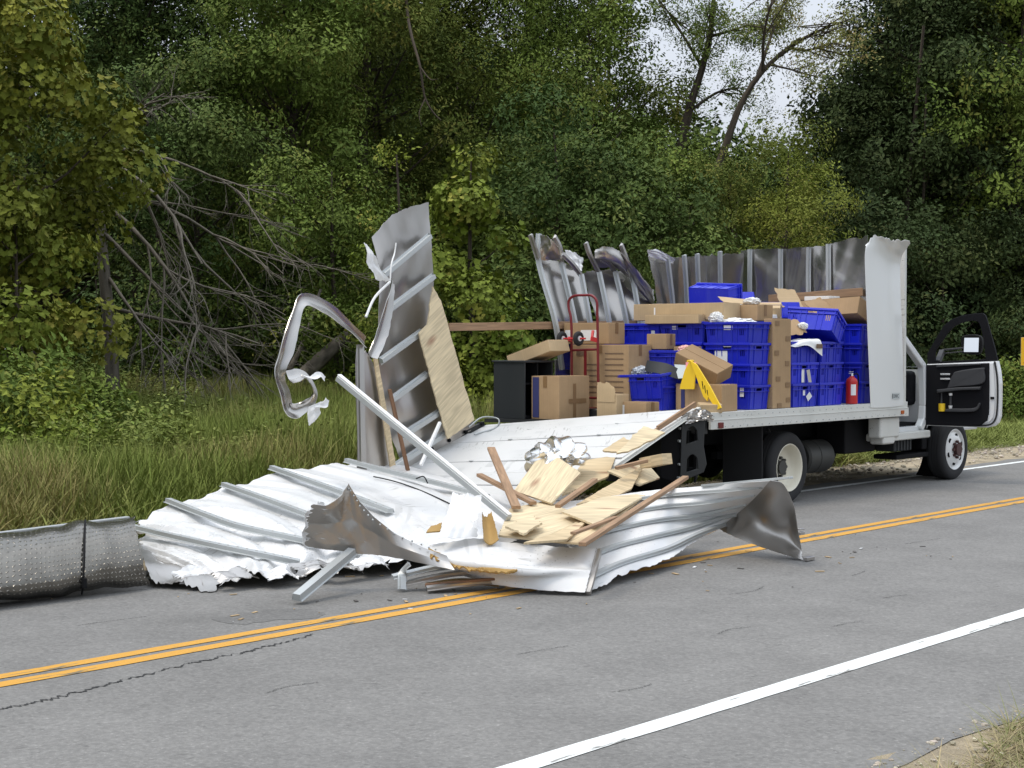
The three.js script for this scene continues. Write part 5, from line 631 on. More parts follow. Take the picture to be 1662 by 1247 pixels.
{
  // right wall, white ribbed side with a curled end
  const S = surf([[[10.313, 0.38, -8.925], [10.643, 0.43, -8.63], [10.805, 0.52, -8.07], [10.786, 0.61, -7.41], [10.483, 0.71, -6.67]], [[9.451, 0.3, -8.015], [9.993, 0.345, -8.004], [10.472, 0.4, -7.853], [10.75, 0.46, -7.51], [10.88, 0.56, -7.03]], [[8.939, 0.18, -7.458], [9.597, 0.22, -7.624], [10.199, 0.255, -7.617], [10.768, 0.28, -7.585], [11.155, 0.38, -7.375]], [[8.454, 0.02, -6.883], [9.127, 0.06, -7.045], [9.863, 0.08, -7.195], [10.35, 0.13, -7.364], [11.008, 0.2, -7.529]]]), f = S.n(0.5, 0.5).y > 0 ? 1 : -1, t = thing('side_wall_sheet', 'ribbed white side wall lying on the road with its end curled down', 'metal sheet', [10.5, 0, -7.6]);
  const dn = (u, v) => 0.016 * (noise(u * 4, v * 2, 0, 9) - 0.5);
  const sh = part(t, 'sheet', [sheet(S, { nu: 70, nv: 44, th: 0.003, flip: f, jag: [0.05, 0, 0.01, 0.05], s: 55, dent: dn })], M.white);
  for (const v of [0.17, 0.36, 0.56, 0.75, 0.9]) part(sh, 'rib', [hat(onS(S, 0.03, v, 0.985, v, f * 0.012, 10), [0, 1, 0.2], 0.05, 0.022, 0.7)], M.galv);
  const C = surf([[[10.483, 0.71, -6.67], [10.56, 0.68, -6.592], [10.882, 0.47, -6.699], [11.079, 0.305, -6.784]], [[10.88, 0.56, -7.03], [10.903, 0.49, -6.901], [11.156, 0.315, -6.903], [11.133, 0.145, -6.792]], [[11.155, 0.38, -7.375], [11.108, 0.3, -7.152], [11.182, 0.165, -6.991], [11.197, 0.05, -6.801]], [[11.008, 0.2, -7.529], [10.98, 0.13, -7.258], [11.033, 0.06, -6.987], [11.057, 0.008, -6.687]]]), fc = C.n(0.5, 0.5).x < 0 ? 1 : -1; part(t, 'curled_end', [sheet(C, { nu: 40, nv: 30, th: 0.004, flip: fc, jag: [0, 0.04, 0, 0.02], s: 65, dent: (u, v) => 0.012 * (noise(u * 3, v * 3, 0, 6) - 0.5) })], M.alu, false, 'grey curled end of the side wall');
  part(t, 'end_bracket', [bx(11.27, 0.20, -6.86, 0.07, 0.025, 0.03), bx(11.27, 0.235, -6.86, 0.07, 0.012, 0.03), bx(11.1, 0.02, -6.68, 0.12, 0.03, 0.04)], M.alu);
  part(t, 'top_trim', [bar(S(0.7, 0).toArray(), S(1, 0).add(V(0.22, 0.012, 0.06)).toArray(), 0.05, 0.02)], M.galv);
}
{
  // rear piece of the left wall still standing
  const S = surf([[[10.704, 2.891, -11.55], [11.063, 3.154, -11.6], [11.576, 3.317, -11.6]], [[10.733, 2.541, -11.5], [11.194, 2.74, -11.6], [11.584, 2.927, -11.6]], [[10.676, 2.039, -11.45], [11.193, 2.24, -11.6], [11.63, 2.478, -11.6]], [[10.645, 1.604, -11.4], [11.188, 1.758, -11.55], [11.713, 2.02, -11.6]], [[10.729, 1.166, -11.4], [11.273, 1.308, -11.5], [11.906, 1.525, -11.55]], [[10.848, 0.816, -11.4], [11.499, 0.912, -11.5], [12.088, 1.155, -11.55]], [[10.996, 0.474, -11.4], [11.609, 0.613, -11.5], [12.21, 0.904, -11.5]]]), f = S.n(0.5, 0.5).z > 0 ? 1 : -1, t = thing('standing_wall_panel', 'tall grey wall panel with slanting ribs standing behind the truck', 'metal sheet', [11.2, 0, -11.5]);
  const s = part(t, 'sheet', [sheet(S, { nu: 40, nv: 70, th: 0.004, flip: f, jag: [0.01, 0.02, 0.01, 0.02], s: 75, dent: (u, v) => 0.05 * (noise(u * 3, v * 5, 0, 7) - 0.5) + 0.02 * crumple(1, 2, 79)(u, v * 2) })], M.alu);
  [[[10.735, 2.495, -11.42], [11.495, 2.931, -11.52]], [[10.766, 2.133, -11.4], [11.549, 2.512, -11.52]], [[10.624, 1.623, -11.35], [11.335, 1.925, -11.48]], [[10.749, 1.229, -11.33], [11.377, 1.481, -11.45]], [[10.874, 0.863, -11.3], [11.529, 1.076, -11.42]], [[10.77, 0.556, -11.3], [11.621, 0.852, -11.42]]].forEach(r => part(s, 'rib', [hat([r[0], r[1]], [0, 0, 1], 0.085, 0.035, 0.5)], M.galv));
  const S2 = surf([[[10.209, 1.79, -11.25], [10.369, 1.753, -11.3], [10.531, 1.636, -11.35]], [[10.17, 1.308, -11.2], [10.388, 1.271, -11.25], [10.601, 1.203, -11.3]], [[10.139, 0.601, -11.15], [10.439, 0.556, -11.2], [10.795, 0.492, -11.3]]]), f2 = S2.n(0.5, 0.5).z > 0 ? 1 : -1; part(t, 'side_flange', [sheet(S2, { nu: 20, nv: 40, th: 0.004, flip: f2, jag: [0, 0.04, 0.06, 0], s: 77, dent: (u, v) => 0.02 * (noise(u * 3, v * 4, 0, 9) - 0.5) })], M.alu);
  part(t, 'corner_post', [hat([[[10.209, 1.79, -11.25], [10.369, 1.753, -11.3], [10.531, 1.636, -11.35]], [[10.17, 1.308, -11.2], [10.388, 1.271, -11.25], [10.601, 1.203, -11.3]], [[10.139, 0.601, -11.15], [10.439, 0.556, -11.2], [10.795, 0.492, -11.3]]].map(r => [r[0][0] + 0.02, r[0][1], r[0][2] + 0.03]), [0, 0, 1], 0.09, 0.03, 0.7)], M.alu);
  part(t, 'crushed_post', [ribbon([[10.715, 2.422, -11.3], [10.653, 2.222, -11.28], [10.514, 1.882, -11.25], [10.378, 1.668, -11.22]], 0.16, [0.5, 0.2, 1], 0.006, 0.8, 0.04, 24)], M.aluBright); const SL = surf([[[10.281, 2.805, -11.2], [10.348, 2.76, -11.22]], [[10.275, 2.604, -11.15], [10.445, 2.612, -11.2]], [[10.365, 2.408, -11.15], [10.612, 2.404, -11.2]]]); part(t, 'torn_flap', [sheet(SL, { nu: 16, nv: 30, jag: [0.1, 0.05, 0.05, 0.1], s: 78, dent: crumple(0.04, 2, 80) })], M.white);
  part(t, 'bent_rod', [tube([[10.62, 2.42, -11.2], [10.66, 2.6, -11.22], [10.78, 2.72, -11.3], [10.8, 2.82, -11.3]], 0.008, 14, 6), tube([[10.62, 2.42, -11.2], [10.36, 2.25, -11.15], [10.2, 2.06, -11.1]], 0.013, 10, 6)], M.paper);
  // bottom foot of the panel down to the ground, hidden behind the roof sheet
  part(t, 'bottom_rail', [bar([10.75, 0.0, -11.42], [11.0, 0.52, -11.42], 0.06, 0.12), bar([11.4, 0.0, -11.56], [11.45, 0.66, -11.54], 0.06, 0.12), bar([10.2, 0.0, -11.2], [10.22, 0.62, -11.18], 0.05, 0.1)], M.alu);
  const p = thing('plywood_sheet', 'tall pale plywood board leaning on the standing grey panel', 'plywood', [11.75, 0.8, -11.35]); part(p, 'board', [slab([[11.203, 1.911, -11.4], [11.348, 2.002, -11.42], [11.479, 2.404, -11.45], [11.598, 2.258, -11.45], [12.036, 0.981, -11.4], [11.566, 0.8, -11.32], [11.422, 1.211, -11.35]], 0.014, 0.012)], M.plyPale);
  const p2 = thing('plywood_sheet', 'narrow splintered plywood edge beside the grey side flange', 'plywood', [10.66, 0.5, -11.2]); part(p2, 'board', [slab([[10.467, 1.68, -11.28], [10.535, 1.698, -11.3], [10.616, 1.172, -11.28], [10.717, 0.502, -11.2], [10.604, 0.51, -11.18], [10.542, 0.992, -11.22]], 0.014, 0.012)], M.ply);
  const st = thing('brown_stake', 'dark brown wooden stake leaning on the standing panel', 'stake', [[10.467, 1.353, -11.05], [10.621, 0.546, -10.95]][1]); part(st, 'stake', [bar([[10.467, 1.353, -11.05], [10.621, 0.546, -10.95]][0], [[10.467, 1.353, -11.05], [10.621, 0.546, -10.95]][1], 0.05, 0.035)], M.woodDark);
  const rd = thing('white_rod', 'short thin white rod beside the roll-up door track', 'rod', [[11.022, 1.009, -10.9], [10.653, 0.607, -10.8]][1]); part(rd, 'rod', [bar([[11.022, 1.009, -10.9], [10.653, 0.607, -10.8]][0], [[11.022, 1.009, -10.9], [10.653, 0.607, -10.8]][1], 0.03, 0.03)], M.paper);
  const bm = thing('white_beam', 'long white square beam slanting down to the plywood pile', 'beam', [[9.044, 1.497, -10.2], [9.121, 0.4, -8.246]][1]); part(bm, 'beam', [bar([[9.044, 1.497, -10.2], [9.121, 0.4, -8.246]][0], [[9.044, 1.497, -10.2], [9.121, 0.4, -8.246]][1], 0.06, 0.05, [0, 1, 0], 0.006)], M.galv); part(bm, 'face', [bar([[9.044, 1.497, -10.2], [9.121, 0.4, -8.246]][0].map((q, i) => q + [0, 0.031, 0.012][i]), [[9.044, 1.497, -10.2], [9.121, 0.4, -8.246]][1].map((q, i) => q + [0, 0.031, 0.012][i]), 0.045, 0.012, [0, 1, 0], 0.003)], M.paper);
  const lp = thing('metal_loop', 'torn metal roof rail bent into a hanging loop', 'metal strip', [[10.261, 1.808, -11.2], [9.886, 1.978, -11.05], [9.462, 2.139, -10.9], [9.118, 2.182, -10.8], [8.982, 1.984, -10.75], [8.854, 1.735, -10.7], [8.768, 1.527, -10.7], [8.824, 1.351, -10.7], [8.893, 1.195, -10.7], [9.023, 1.242, -10.65], [9.082, 1.347, -10.6], [9.039, 1.448, -10.6], [8.985, 1.503, -10.62], [8.853, 1.483, -10.65]][0]); part(lp, 'strip', [ribbon([[10.261, 1.808, -11.2], [9.886, 1.978, -11.05], [9.462, 2.139, -10.9], [9.118, 2.182, -10.8], [8.982, 1.984, -10.75], [8.854, 1.735, -10.7], [8.768, 1.527, -10.7], [8.824, 1.351, -10.7], [8.893, 1.195, -10.7], [9.023, 1.242, -10.65], [9.082, 1.347, -10.6], [9.039, 1.448, -10.6], [8.985, 1.503, -10.62], [8.853, 1.483, -10.65]], 0.15, [0.3, 0.5, 1], 0.008, 0.5, 0.03, 90)], M.aluBright); const FS = surf([[[8.996, 1.24, -10.55], [9.039, 1.268, -10.5], [9.14, 1.292, -10.5]], [[8.981, 1.158, -10.55], [9.039, 1.196, -10.5], [9.097, 1.216, -10.5]], [[9.002, 1.053, -10.55], [9.024, 1.097, -10.5], [9.082, 1.151, -10.5]]]); part(lp, 'torn_flap', [sheet(FS, { nu: 20, nv: 20, jag: [0.05, 0.05, 0.05, 0.1], s: 88, dent: crumple(0.03, 2, 82) })], M.white);
  part(lp, 'scrap', [ribbon([[8.911, 1.516, -10.55], [8.99, 1.488, -10.5], [9.083, 1.52, -10.5], [9.141, 1.48, -10.5]], 0.06, [0.2, 1, 0.5], 0.004, 1, 0.01, 20)], M.white); part(lp, 'scrap', [ribbon([[9.022, 1.23, -10.48], [9.082, 1.24, -10.45], [9.126, 1.305, -10.45]], 0.06, [0.2, 1, 0.5], 0.004, 1, 0.01, 20)], M.white);
}
{
  // plywood and slats in the pile
  const lab = ['square pale plywood board tilted up against the foil', 'triangular plywood offcut pointing away from the pile', 'small brown-edged plywood piece under the timber block', 'pale plywood board behind the tilted square one', 'wide pale plywood board at the front of the pile', 'long pale plywood board lying beside the ribbed side wall', 'thin plywood board on top of the long one', 'narrow plywood offcut at the foot of the pile', 'splintered plywood piece on the roll-up door', 'small splintered plywood scrap on the roll-up door', 'small plywood flake on the wide front board'];
  [[[10.148, 0.5, -9.116], [10.954, 0.8, -9.442], [10.533, 0.66, -8.668], [9.999, 0.42, -8.542]], [[10.299, 0.42, -8.517], [11.75, 0.62, -8.886], [11.083, 0.5, -8.52], [10.836, 0.42, -8.483]], [[11.257, 0.6, -8.945], [11.993, 0.68, -9.07], [11.738, 0.52, -8.695], [11.328, 0.5, -8.616]], [[10.586, 0.42, -8.927], [11.682, 0.66, -9.575], [12.007, 0.68, -9.424], [11.315, 0.56, -8.976]], [[9.638, 0.4, -8.706], [10.196, 0.42, -8.789], [9.653, 0.37, -7.853], [8.629, 0.34, -7.516], [8.572, 0.34, -7.856]], [[8.522, 0.36, -7.399], [9.701, 0.4, -7.866], [11.021, 0.47, -8.272], [8.601, 0.34, -7.072]], [[9.506, 0.44, -8.016], [10.43, 0.46, -8.335], [10.85, 0.485, -8.144], [9.055, 0.42, -7.313]], [[8.199, 0.375, -7.27], [8.737, 0.385, -7.409], [9.453, 0.415, -7.678], [8.511, 0.375, -7.13]], [[11.267, 0.8, -8.843], [11.823, 0.98, -8.942], [11.785, 0.98, -8.666], [11.359, 0.77, -8.77]], [[11.428, 0.79, -9.133], [11.838, 0.88, -9.2], [11.708, 0.87, -9.01], [11.357, 0.77, -8.892]], [[8.607, 0.41, -7.819], [9.171, 0.43, -8.053], [8.912, 0.42, -7.712], [8.421, 0.4, -7.467]]].forEach((q, i) => { const c = q.reduce((s, p) => s.add(V(p)), V(0, 0, 0)).multiplyScalar(1 / q.length); c.y = Math.min(...q.map(p => p[1])); const t = thing('plywood_sheet', lab[i], 'plywood', c.toArray()); part(t, 'board', [slab(q, 0.016, i > 7 ? 0.025 : 0.007)], i % 2 ? M.ply : M.plyPale); });
  const sl = ['brown slat standing steeply in the pile behind the tilted plywood', 'brown slat crossing under the steep one', 'longest brown slat along the edge of the side wall sheet', 'brown slat between the plywood boards', 'thick timber block end at the top of the pile', 'brown slat under the timber block', 'short brown slat on the long plywood board', 'thin dark strip under the rolled white strip'], wd = [[0.075, 0.03], [0.06, 0.03], [0.055, 0.03], [0.05, 0.03], [0.12, 0.10], [0.06, 0.03], [0.045, 0.02], [0.05, 0.02]];
  [[[11.021, 0.78, -10.198], [9.505, 0.44, -8.51]], [[10.435, 0.58, -9.805], [9.863, 0.44, -8.633]], [[8.277, 0.4, -6.794], [11.312, 0.6, -8.084]], [[9.664, 0.46, -8.195], [10.57, 0.6, -8.53]], [[11.559, 0.68, -8.734], [11.489, 0.74, -8.419]], [[11.121, 0.66, -8.729], [11.395, 0.72, -8.582]], [[8.469, 0.44, -7.037], [9.273, 0.47, -7.277]], [[7.84, 0.05, -7.906], [8.247, 0.1, -7.492]]].forEach((q, i) => { const t = thing('wood_slat', sl[i], 'slat', q[1]); part(t, 'slat', [bar(q[0], q[1], wd[i][0], wd[i][1])], i === 4 ? M.ply : i === 7 ? M.woodDark : M.wood); });
  const ft = thing('crumpled_foil', 'crumpled shiny foil behind the tilted plywood board', 'foil', [11.0, 0.66, -9.35]); { const g = new THREE.IcosahedronGeometry(1, 14), p = g.attributes.position; for (let i = 0; i < p.count; i++) { const a = V(p.getX(i), p.getY(i), p.getZ(i)); const k = 1 + 0.6 * crumple(1, 1.1, 5)(a.x + a.z * 0.7, a.y + a.z * 0.4); p.setXYZ(i, a.x * 0.32 * k, a.y * 0.15 * k + 0.1, a.z * 0.26 * k); } g.computeVertexNormals(); part(ft, 'foil', [toCreasedNormals(g, 0.3)], M.foil, true); }
  const SCt = surf([[[8.623, 0.62, -8.38], [8.695, 0.64, -8.289], [8.812, 0.6, -8.253]], [[8.204, 0.5, -8.063], [8.287, 0.52, -7.951], [8.318, 0.5, -7.816]], [[7.952, 0.38, -7.903], [8.106, 0.38, -7.84], [8.292, 0.36, -7.817]]], true), ct = thing('white_flap', 'upright crumpled white sheet beside the foot of the beam', 'metal sheet', [8.2, 0.36, -7.95]); part(ct, 'sheet', [sheet(SCt, { nu: 36, nv: 36, jag: [0.06, 0.08, 0.06, 0.02], s: 92, dent: crumple(0.07, 1.1, 93) })], M.white);
  const ta = thing('tan_board', 'curved tan fibreboard scrap beside the crumpled white flap', 'board', [8.3, 0.36, -7.7]); part(ta, 'board', [sheet(surf([[[8.566, 0.52, -8.023], [8.681, 0.52, -8.027]], [[8.476, 0.44, -7.939], [8.545, 0.44, -7.863]], [[8.243, 0.36, -7.709], [8.378, 0.36, -7.667]]]), { nu: 16, nv: 24, th: 0.01, jag: [0.12, 0.08, 0.12, 0], s: 94, dent: (u, v) => 0.05 * Math.sin(u * 3) })], M.foam);
  const tb = thing('tan_board', 'small ragged tan fibreboard scrap behind the bent grey panel', 'board', [8.1, 0.4, -8.1]); part(tb, 'board', [sheet(surf([[[8.201, 0.42, -8.203], [8.334, 0.44, -8.217]], [[7.99, 0.4, -8.056], [8.122, 0.4, -8.021]]]), { nu: 16, nv: 16, th: 0.01, jag: [0.1, 0.1, 0.3, 0], s: 96 })], M.foam);
}

// ---------------------------------------------------------------- cargo
function sheetLabel(t, face, s, [u, v, w, h], m, name = 'paper_label') {   // a flat piece on the rear (-x), right (+z) or top face of a box of size s
  const [sx, sy, sz] = s; sheetLabel.k = ((sheetLabel.k || 0) + 1) % 3; const e = 0.003 + 0.0012 * sheetLabel.k; let g;
  if (face === 'rear') g = new THREE.BoxGeometry(0.001, h, w).translate(-sx / 2 - e, v, u); else if (face === 'right') g = new THREE.BoxGeometry(w, h, 0.001).translate(u, v, sz / 2 + e); else g = new THREE.BoxGeometry(w, 0.001, h).translate(u, sy + 0.0055, v);
  return part(t, name, g, m, true);
}
function carton(label, x0, y0, z1, [sx, sy, sz], o = {}) {
  const t = thing(o.name || 'cardboard_box', label, 'box', [x0 + sx / 2, y0, z1 - sz / 2], o.group), m = o.m || M.card; t.rotation.set(o.rx || 0, o.yaw || 0, o.rz || 0, 'YXZ');
  { const g = uvm(new RoundedBoxGeometry(sx, sy, sz, 2, 0.008)); const p = g.attributes.position; for (let i = 0; i < p.count; i++) { const k = 0.006 * (noise(p.getX(i) * 5 + x0 * 7, p.getZ(i) * 5 + p.getY(i) * 4, 0, 3) - 0.5); p.setXYZ(i, p.getX(i) * (1 + k), p.getY(i), p.getZ(i) * (1 + k)); } g.translate(0, sy / 2, 0); part(t, 'body', g, m, true); }
  const q = sz > sx; for (const k of [-1, 1]) part(t, 'flap', q ? bx(k * (sx / 4 + 0.001), sy + 0.002, 0, sx / 2 - 0.006, 0.004, sz - 0.006, 0.0015) : bx(0, sy + 0.002, k * (sz / 4 + 0.001), sx - 0.006, 0.004, sz / 2 - 0.006, 0.0015), m, true);
  if (o.tape !== false) { const w = 0.055; part(t, 'tape', q ? [new THREE.BoxGeometry(w, 0.001, sz - 0.01).translate(0, sy + 0.005, 0), new THREE.BoxGeometry(w, 0.12, 0.001).translate(0, sy - 0.062, sz / 2 + 0.0025), new THREE.BoxGeometry(w, 0.12, 0.001).translate(0, sy - 0.062, -sz / 2 - 0.0025)] : [new THREE.BoxGeometry(sx - 0.01, 0.001, w).translate(0, sy + 0.005, 0), new THREE.BoxGeometry(0.001, 0.12, w).translate(sx / 2 + 0.0025, sy - 0.062, 0), new THREE.BoxGeometry(0.001, 0.12, w).translate(-sx / 2 - 0.0025, sy - 0.062, 0)], M.tape, true); }
  for (const [f, r, mm, nm] of o.l || []) sheetLabel(t, f, [sx, sy, sz], r, mm || M.paper, nm); return t;
}
const TOTE = (() => {
  const L = 0.585, W = 0.395, H = 0.268, k = 0.93, th = 0.007;
  const wall = (lt, H2, hole) => { const s = new THREE.Shape([[-lt * k / 2, 0], [lt * k / 2, 0], [lt / 2, H2], [-lt / 2, H2]].map(p => new THREE.Vector2(...p))); for (const [a, b, c, d] of hole) { const h = new THREE.Path(); h.moveTo(a, b); h.lineTo(c, b); h.lineTo(c, d); h.lineTo(a, d); h.closePath(); s.holes.push(h); } return new THREE.ExtrudeGeometry(s, { depth: th, bevelEnabled: false }); };
  const slots = []; for (const c of [-0.2, 0.2]) for (let i = -1; i < 2; i++) slots.push([c + i * 0.022 - 0.006, 0.12, c + i * 0.022 + 0.006, 0.19]);
  const put = (g, d, yaw) => { const a = Math.atan2(d * (1 - k), H); g.rotateX(a); g.translate(0, 0, d * k - th); g.rotateY(yaw); return g; };
  const body = mergeGeometries([put(wall(L, H, [[-0.055, 0.195, 0.055, 0.232], ...slots]), W / 2, Math.PI / 2), put(wall(L, H, [[-0.055, 0.195, 0.055, 0.232], ...slots]), W / 2, -Math.PI / 2), put(wall(W, H, [[-0.055, 0.195, 0.055, 0.232]]), L / 2, 0), put(wall(W, H, [[-0.055, 0.195, 0.055, 0.232]]), L / 2, Math.PI), bx(0, 0.006, 0, W * k - 0.01, 0.008, L * k - 0.01, 0)].map(g => { g = g.index ? g.toNonIndexed() : g; return g; }));
  const rm = [], R = (x0, x1, y0, y1, z0, z1) => rm.push(span(x0, x1, y0, y1, z0, z1, 0.004)); const w = W / 2, l = L / 2;
  for (const s of [-1, 1]) { R(s * w, s * (w + 0.016), H - 0.028, H, -l - 0.016, l + 0.016); R(-w, w, H - 0.028, H, s * l, s * (l + 0.016)); R(s * (w - 0.004), s * (w + 0.012), H - 0.075, H - 0.066, -l, l); R(-w, w, H - 0.075, H - 0.066, s * (l - 0.004), s * (l + 0.012)); }
  const rb = []; for (const s of [-1, 1]) { for (const z of [-0.28, -0.14, -0.07, 0.07, 0.14, 0.28]) rb.push(bar([s * (w * k), 0.004, z * k], [s * (w + 0.002), H - 0.03, z], 0.012, 0.012, [1, 0, 0], 0.002)); for (const x of [-0.18, -0.09, 0.09, 0.18]) rb.push(bar([x * k, 0.004, s * (l * k)], [x, H - 0.03, s * (l + 0.002)], 0.012, 0.012, [0, 0, 1], 0.002)); }
  return { body, rim: mergeGeometries(rm), ribs: mergeGeometries(rb), L, W, H };
})();
function tote(label, x, y, z, o = {}) {       // x, z: the middle of its base
  const t = thing('blue_tote', label, 'tote', [x, y, z], o.group || 'blue plastic totes in the truck'), m = o.m || [M.tote, M.toteB, M.toteC][Math.floor(rnd() * 3)]; t.rotation.set(o.rx || 0, (o.yaw || 0) + rr(-0.055, 0.055), o.rz || 0, 'YXZ');
  const b = part(t, 'body', TOTE.body, m, true); part(t, 'rim', TOTE.rim, m, true); part(b, 'ribs', TOTE.ribs, m, true); for (const [f, r] of o.l || []) sheetLabel(t, f, [TOTE.W - 0.012, TOTE.H, TOTE.L - 0.02], r, M.paper); return t;
}
const ORD = ['lowest', 'second', 'third', 'fourth'];
function stack(where, x, z, n, o = {}) { for (let k = 0; k < n; k++) tote('blue plastic tote, ' + (k === n - 1 ? 'topmost' : ORD[k]) + ' of the stack ' + where, x + rr(-0.006, 0.006), (o.y || 1.08) + k * (o.p || 0.24), z + rr(-0.006, 0.006), { ...o, l: (o.ls || [])[k] }); }
function bag(label, x, y, z, r, s, m = M.paper) { const t = thing('plastic_bag', label, 'bag', [x, y, z]), g = new THREE.IcosahedronGeometry(1, 8), p = g.attributes.position; for (let i = 0; i < p.count; i++) { const a = V(p.getX(i), p.getY(i), p.getZ(i)), k = 1 + 0.5 * crumple(1, 2.5, s)(a.x + a.z * 0.6, a.y - a.z * 0.5); p.setXYZ(i, a.x * r[0] * k, a.y * r[1] * k + r[1] * 0.7, a.z * r[2] * k); } g.computeVertexNormals(); part(t, 'bag', [toCreasedNormals(g, 0.4)], m, true); return t; }

// totes
{ // splinters and scraps scattered on the asphalt
  const l = []; for (let i = 0; i < 110; i++) { const a = rr(0, 1), x = 6 + 6.5 * a + rr(-0.6, 0.6), z = -6.6 - 1.6 * (1 - a) + (rnd() < 0.5 ? rr(-0.3, 1.3) * rnd() : rr(-2.2, 0.3)), s = Math.pow(rnd(), 2.5); l.push({ m: XF(V(x, 0.006, z), V(0.012 + 0.07 * s, 0.004, 0.006 + 0.02 * s), rr(0, 6), 0, 0), c: mul(rnd() < 0.5 ? [0.5, 0.36, 0.2] : rnd() < 0.2 ? [0.75, 0.75, 0.75] : [0.12, 0.11, 0.1], rr(0.6, 1.1)) }); }
  stuffI('scattered_splinters', 'small splinters and scraps scattered on the asphalt', 'debris', new THREE.BoxGeometry(1, 1, 1), mat({ color: lin(1, 1, 1), roughness: 0.8 }), l);
}
stack('beside the tall narrow carton', 14.45, -9.63, 4, { p: 0.232, ls: [[['rear', [0.19, 0.2, 0.05, 0.12]]], [], [['rear', [-0.08, 0.12, 0.17, 0.12]], ['rear', [0.02, 0.235, 0.14, 0.025]]], [['rear', [0.02, 0.205, 0.12, 0.05]]]] });
stack('left of the one beside the tall carton', 14.46, -10.26, 4, { p: 0.235, ls: [[], [], [], [['rear', [-0.1, 0.2, 0.08, 0.04]]]] });
stack('behind the printed carton', 14.46, -10.87, 4, { p: 0.23, ls: [[], [], [], [['rear', [0.2, 0.12, 0.05, 0.13]]]] });
stack('against the torn left wall', 14.14, -11.33, 4, { p: 0.228, yaw: Math.PI / 2 });
stack('under the small taped carton', 14.0, -10.22, 3, { p: 0.19, y: 1.08 });
stack('beside the fire extinguisher, rear one', 15.37, -9.52, 3, { p: 0.24, yaw: Math.PI / 2, ls: [[['rear', [-0.02, 0.16, 0.05, 0.06]]], [['rear', [-0.03, 0.12, 0.06, 0.16]]], []] });
stack('right beside the fire extinguisher', 16.0, -9.55, 3, { p: 0.24, yaw: Math.PI / 2 + 0.1 });
stack('behind the white paper sheet', 15.37, -9.97, 4, { p: 0.24, yaw: Math.PI / 2 }); stack('behind the tilted tote', 16.0, -9.97, 4, { p: 0.24, yaw: Math.PI / 2 });
stack('behind the tall narrow carton', 14.9, -9.82, 4, { p: 0.235 });
stack('at the front wall under the long carton', 16.85, -9.62, 4, { p: 0.232 }); stack('in the far front corner', 16.85, -10.3, 4, { p: 0.232 });
stack('in the middle of the load', 14.95, -10.5, 4, { p: 0.235 }); stack('under the upended tote', 15.4, -10.72, 4, { p: 0.235 }); stack('beneath the overturned tote', 15.9, -10.6, 4, { p: 0.235 });
tote('blue plastic tote full of rubbish behind the small box at the deck end', 13.66, 1.08, -10.2, { rz: 0 }); tote('battered blue tote with black sheeting and bags in it', 13.64, 1.22, -10.19, { rz: 0.1, rx: -0.03 });
tote('blue tote standing on its end on top of the load', 15.15, 2.28, -10.5, { rz: -1.42, rx: 0.05, yaw: 0.1, m: M.toteB });
tote('blue tote overturned on top of the load', 15.8, 2.36, -10.6, { rz: 2.75, yaw: 0.5, m: M.toteB }); tote('small blue tote tipped over beside the overturned one', 16.0, 2.26, -10.15, { rz: 2.9, yaw: 0.9 });
tote('blue tote tipped up on the stack by the extinguisher', 15.94, 1.90, -9.55, { rz: -0.42, rx: 0.06, yaw: 0.2, m: M.toteB });
// cartons
carton('tall narrow carton with printed squares standing on the deck', 14.66, 1.08, -9.3, [0.38, 1.0, 0.12], { tape: false, l: [[-0.1, 0.95], [0.12, 0.78], [-0.11, 0.62], [0.11, 0.5], [-0.08, 0.33], [0.12, 0.26], [0.13, 0.09], [-0.05, 0.03]].map(([u, v]) => ['right', [u, v, 0.09, 0.055], M.tape, 'printed_square']) });
carton('carton with navy stripe and taped cross on the lift gate', 12.7, 0.977, -10.75, [0.52, 0.47, 0.40], { m: M.card, l: [['rear', [-0.13, 0.24, 0.09, 0.44], M.navy, 'navy_stripe'], ['right', [0.0, 0.2, 0.05, 0.38], M.tape, 'tape_strip'], ['right', [0.05, 0.2, 0.3, 0.05], M.tape, 'tape_strip']] });
const pr = []; for (let k = 0; k < 9; k++) { pr.push(['rear', [0.22, 0.12 + k * 0.062, 0.26, 0.012], M.print, 'printed_line']); if (k < 6) pr.push(['rear', [-0.12, 0.18 + k * 0.062, 0.18, 0.012], M.print, 'printed_line']); }
carton('big carton printed with lines of text behind the hand truck', 13.42, 1.08, -10.36, [0.42, 0.71, 0.84], { m: M.card, l: [...pr, ['rear', [-0.25, 0.62, 0.14, 0.06], M.print, 'printed_block'], ['rear', [0.02, 0.66, 0.06, 0.09], M.tape, 'tape_strip']] });
carton('carton with a white label on top of the big printed carton', 13.62, 1.8, -10.8, [0.3, 0.24, 0.66], { m: M.card, l: [['rear', [-0.26, 0.11, 0.09, 0.1]], ['rear', [0.06, 0.1, 0.26, 0.12]]] });
carton('pale carton tilted on the black cabinet', 12.82, 1.63, -10.98, [0.36, 0.13, 0.62], { m: M.cardPale, rx: -0.30, yaw: 0.05, tape: false, l: [['top', [0.02, 0.08, 0.1, 0.12], M.print, 'printed_block']] });
carton('small carton at the deck end below the blue tote', 13.06, 0.977, -9.85, [0.24, 0.2, 0.32], { m: M.card, l: [['rear', [-0.14, 0.1, 0.03, 0.14]]] });
carton('low carton with dark stripe behind the yellow floor sign', 13.62, 1.08, -9.27, [0.3, 0.285, 0.60], { m: M.card, l: [['rear', [-0.2, 0.14, 0.05, 0.23], M.navy, 'dark_stripe']], tape: false });
carton('open carton tipped over on the blue totes', 13.72, 1.50, -9.42, [0.3, 0.16, 0.56], { m: M.cardDark, rx: 0.42, yaw: 0.1, rz: 0.35, tape: false });
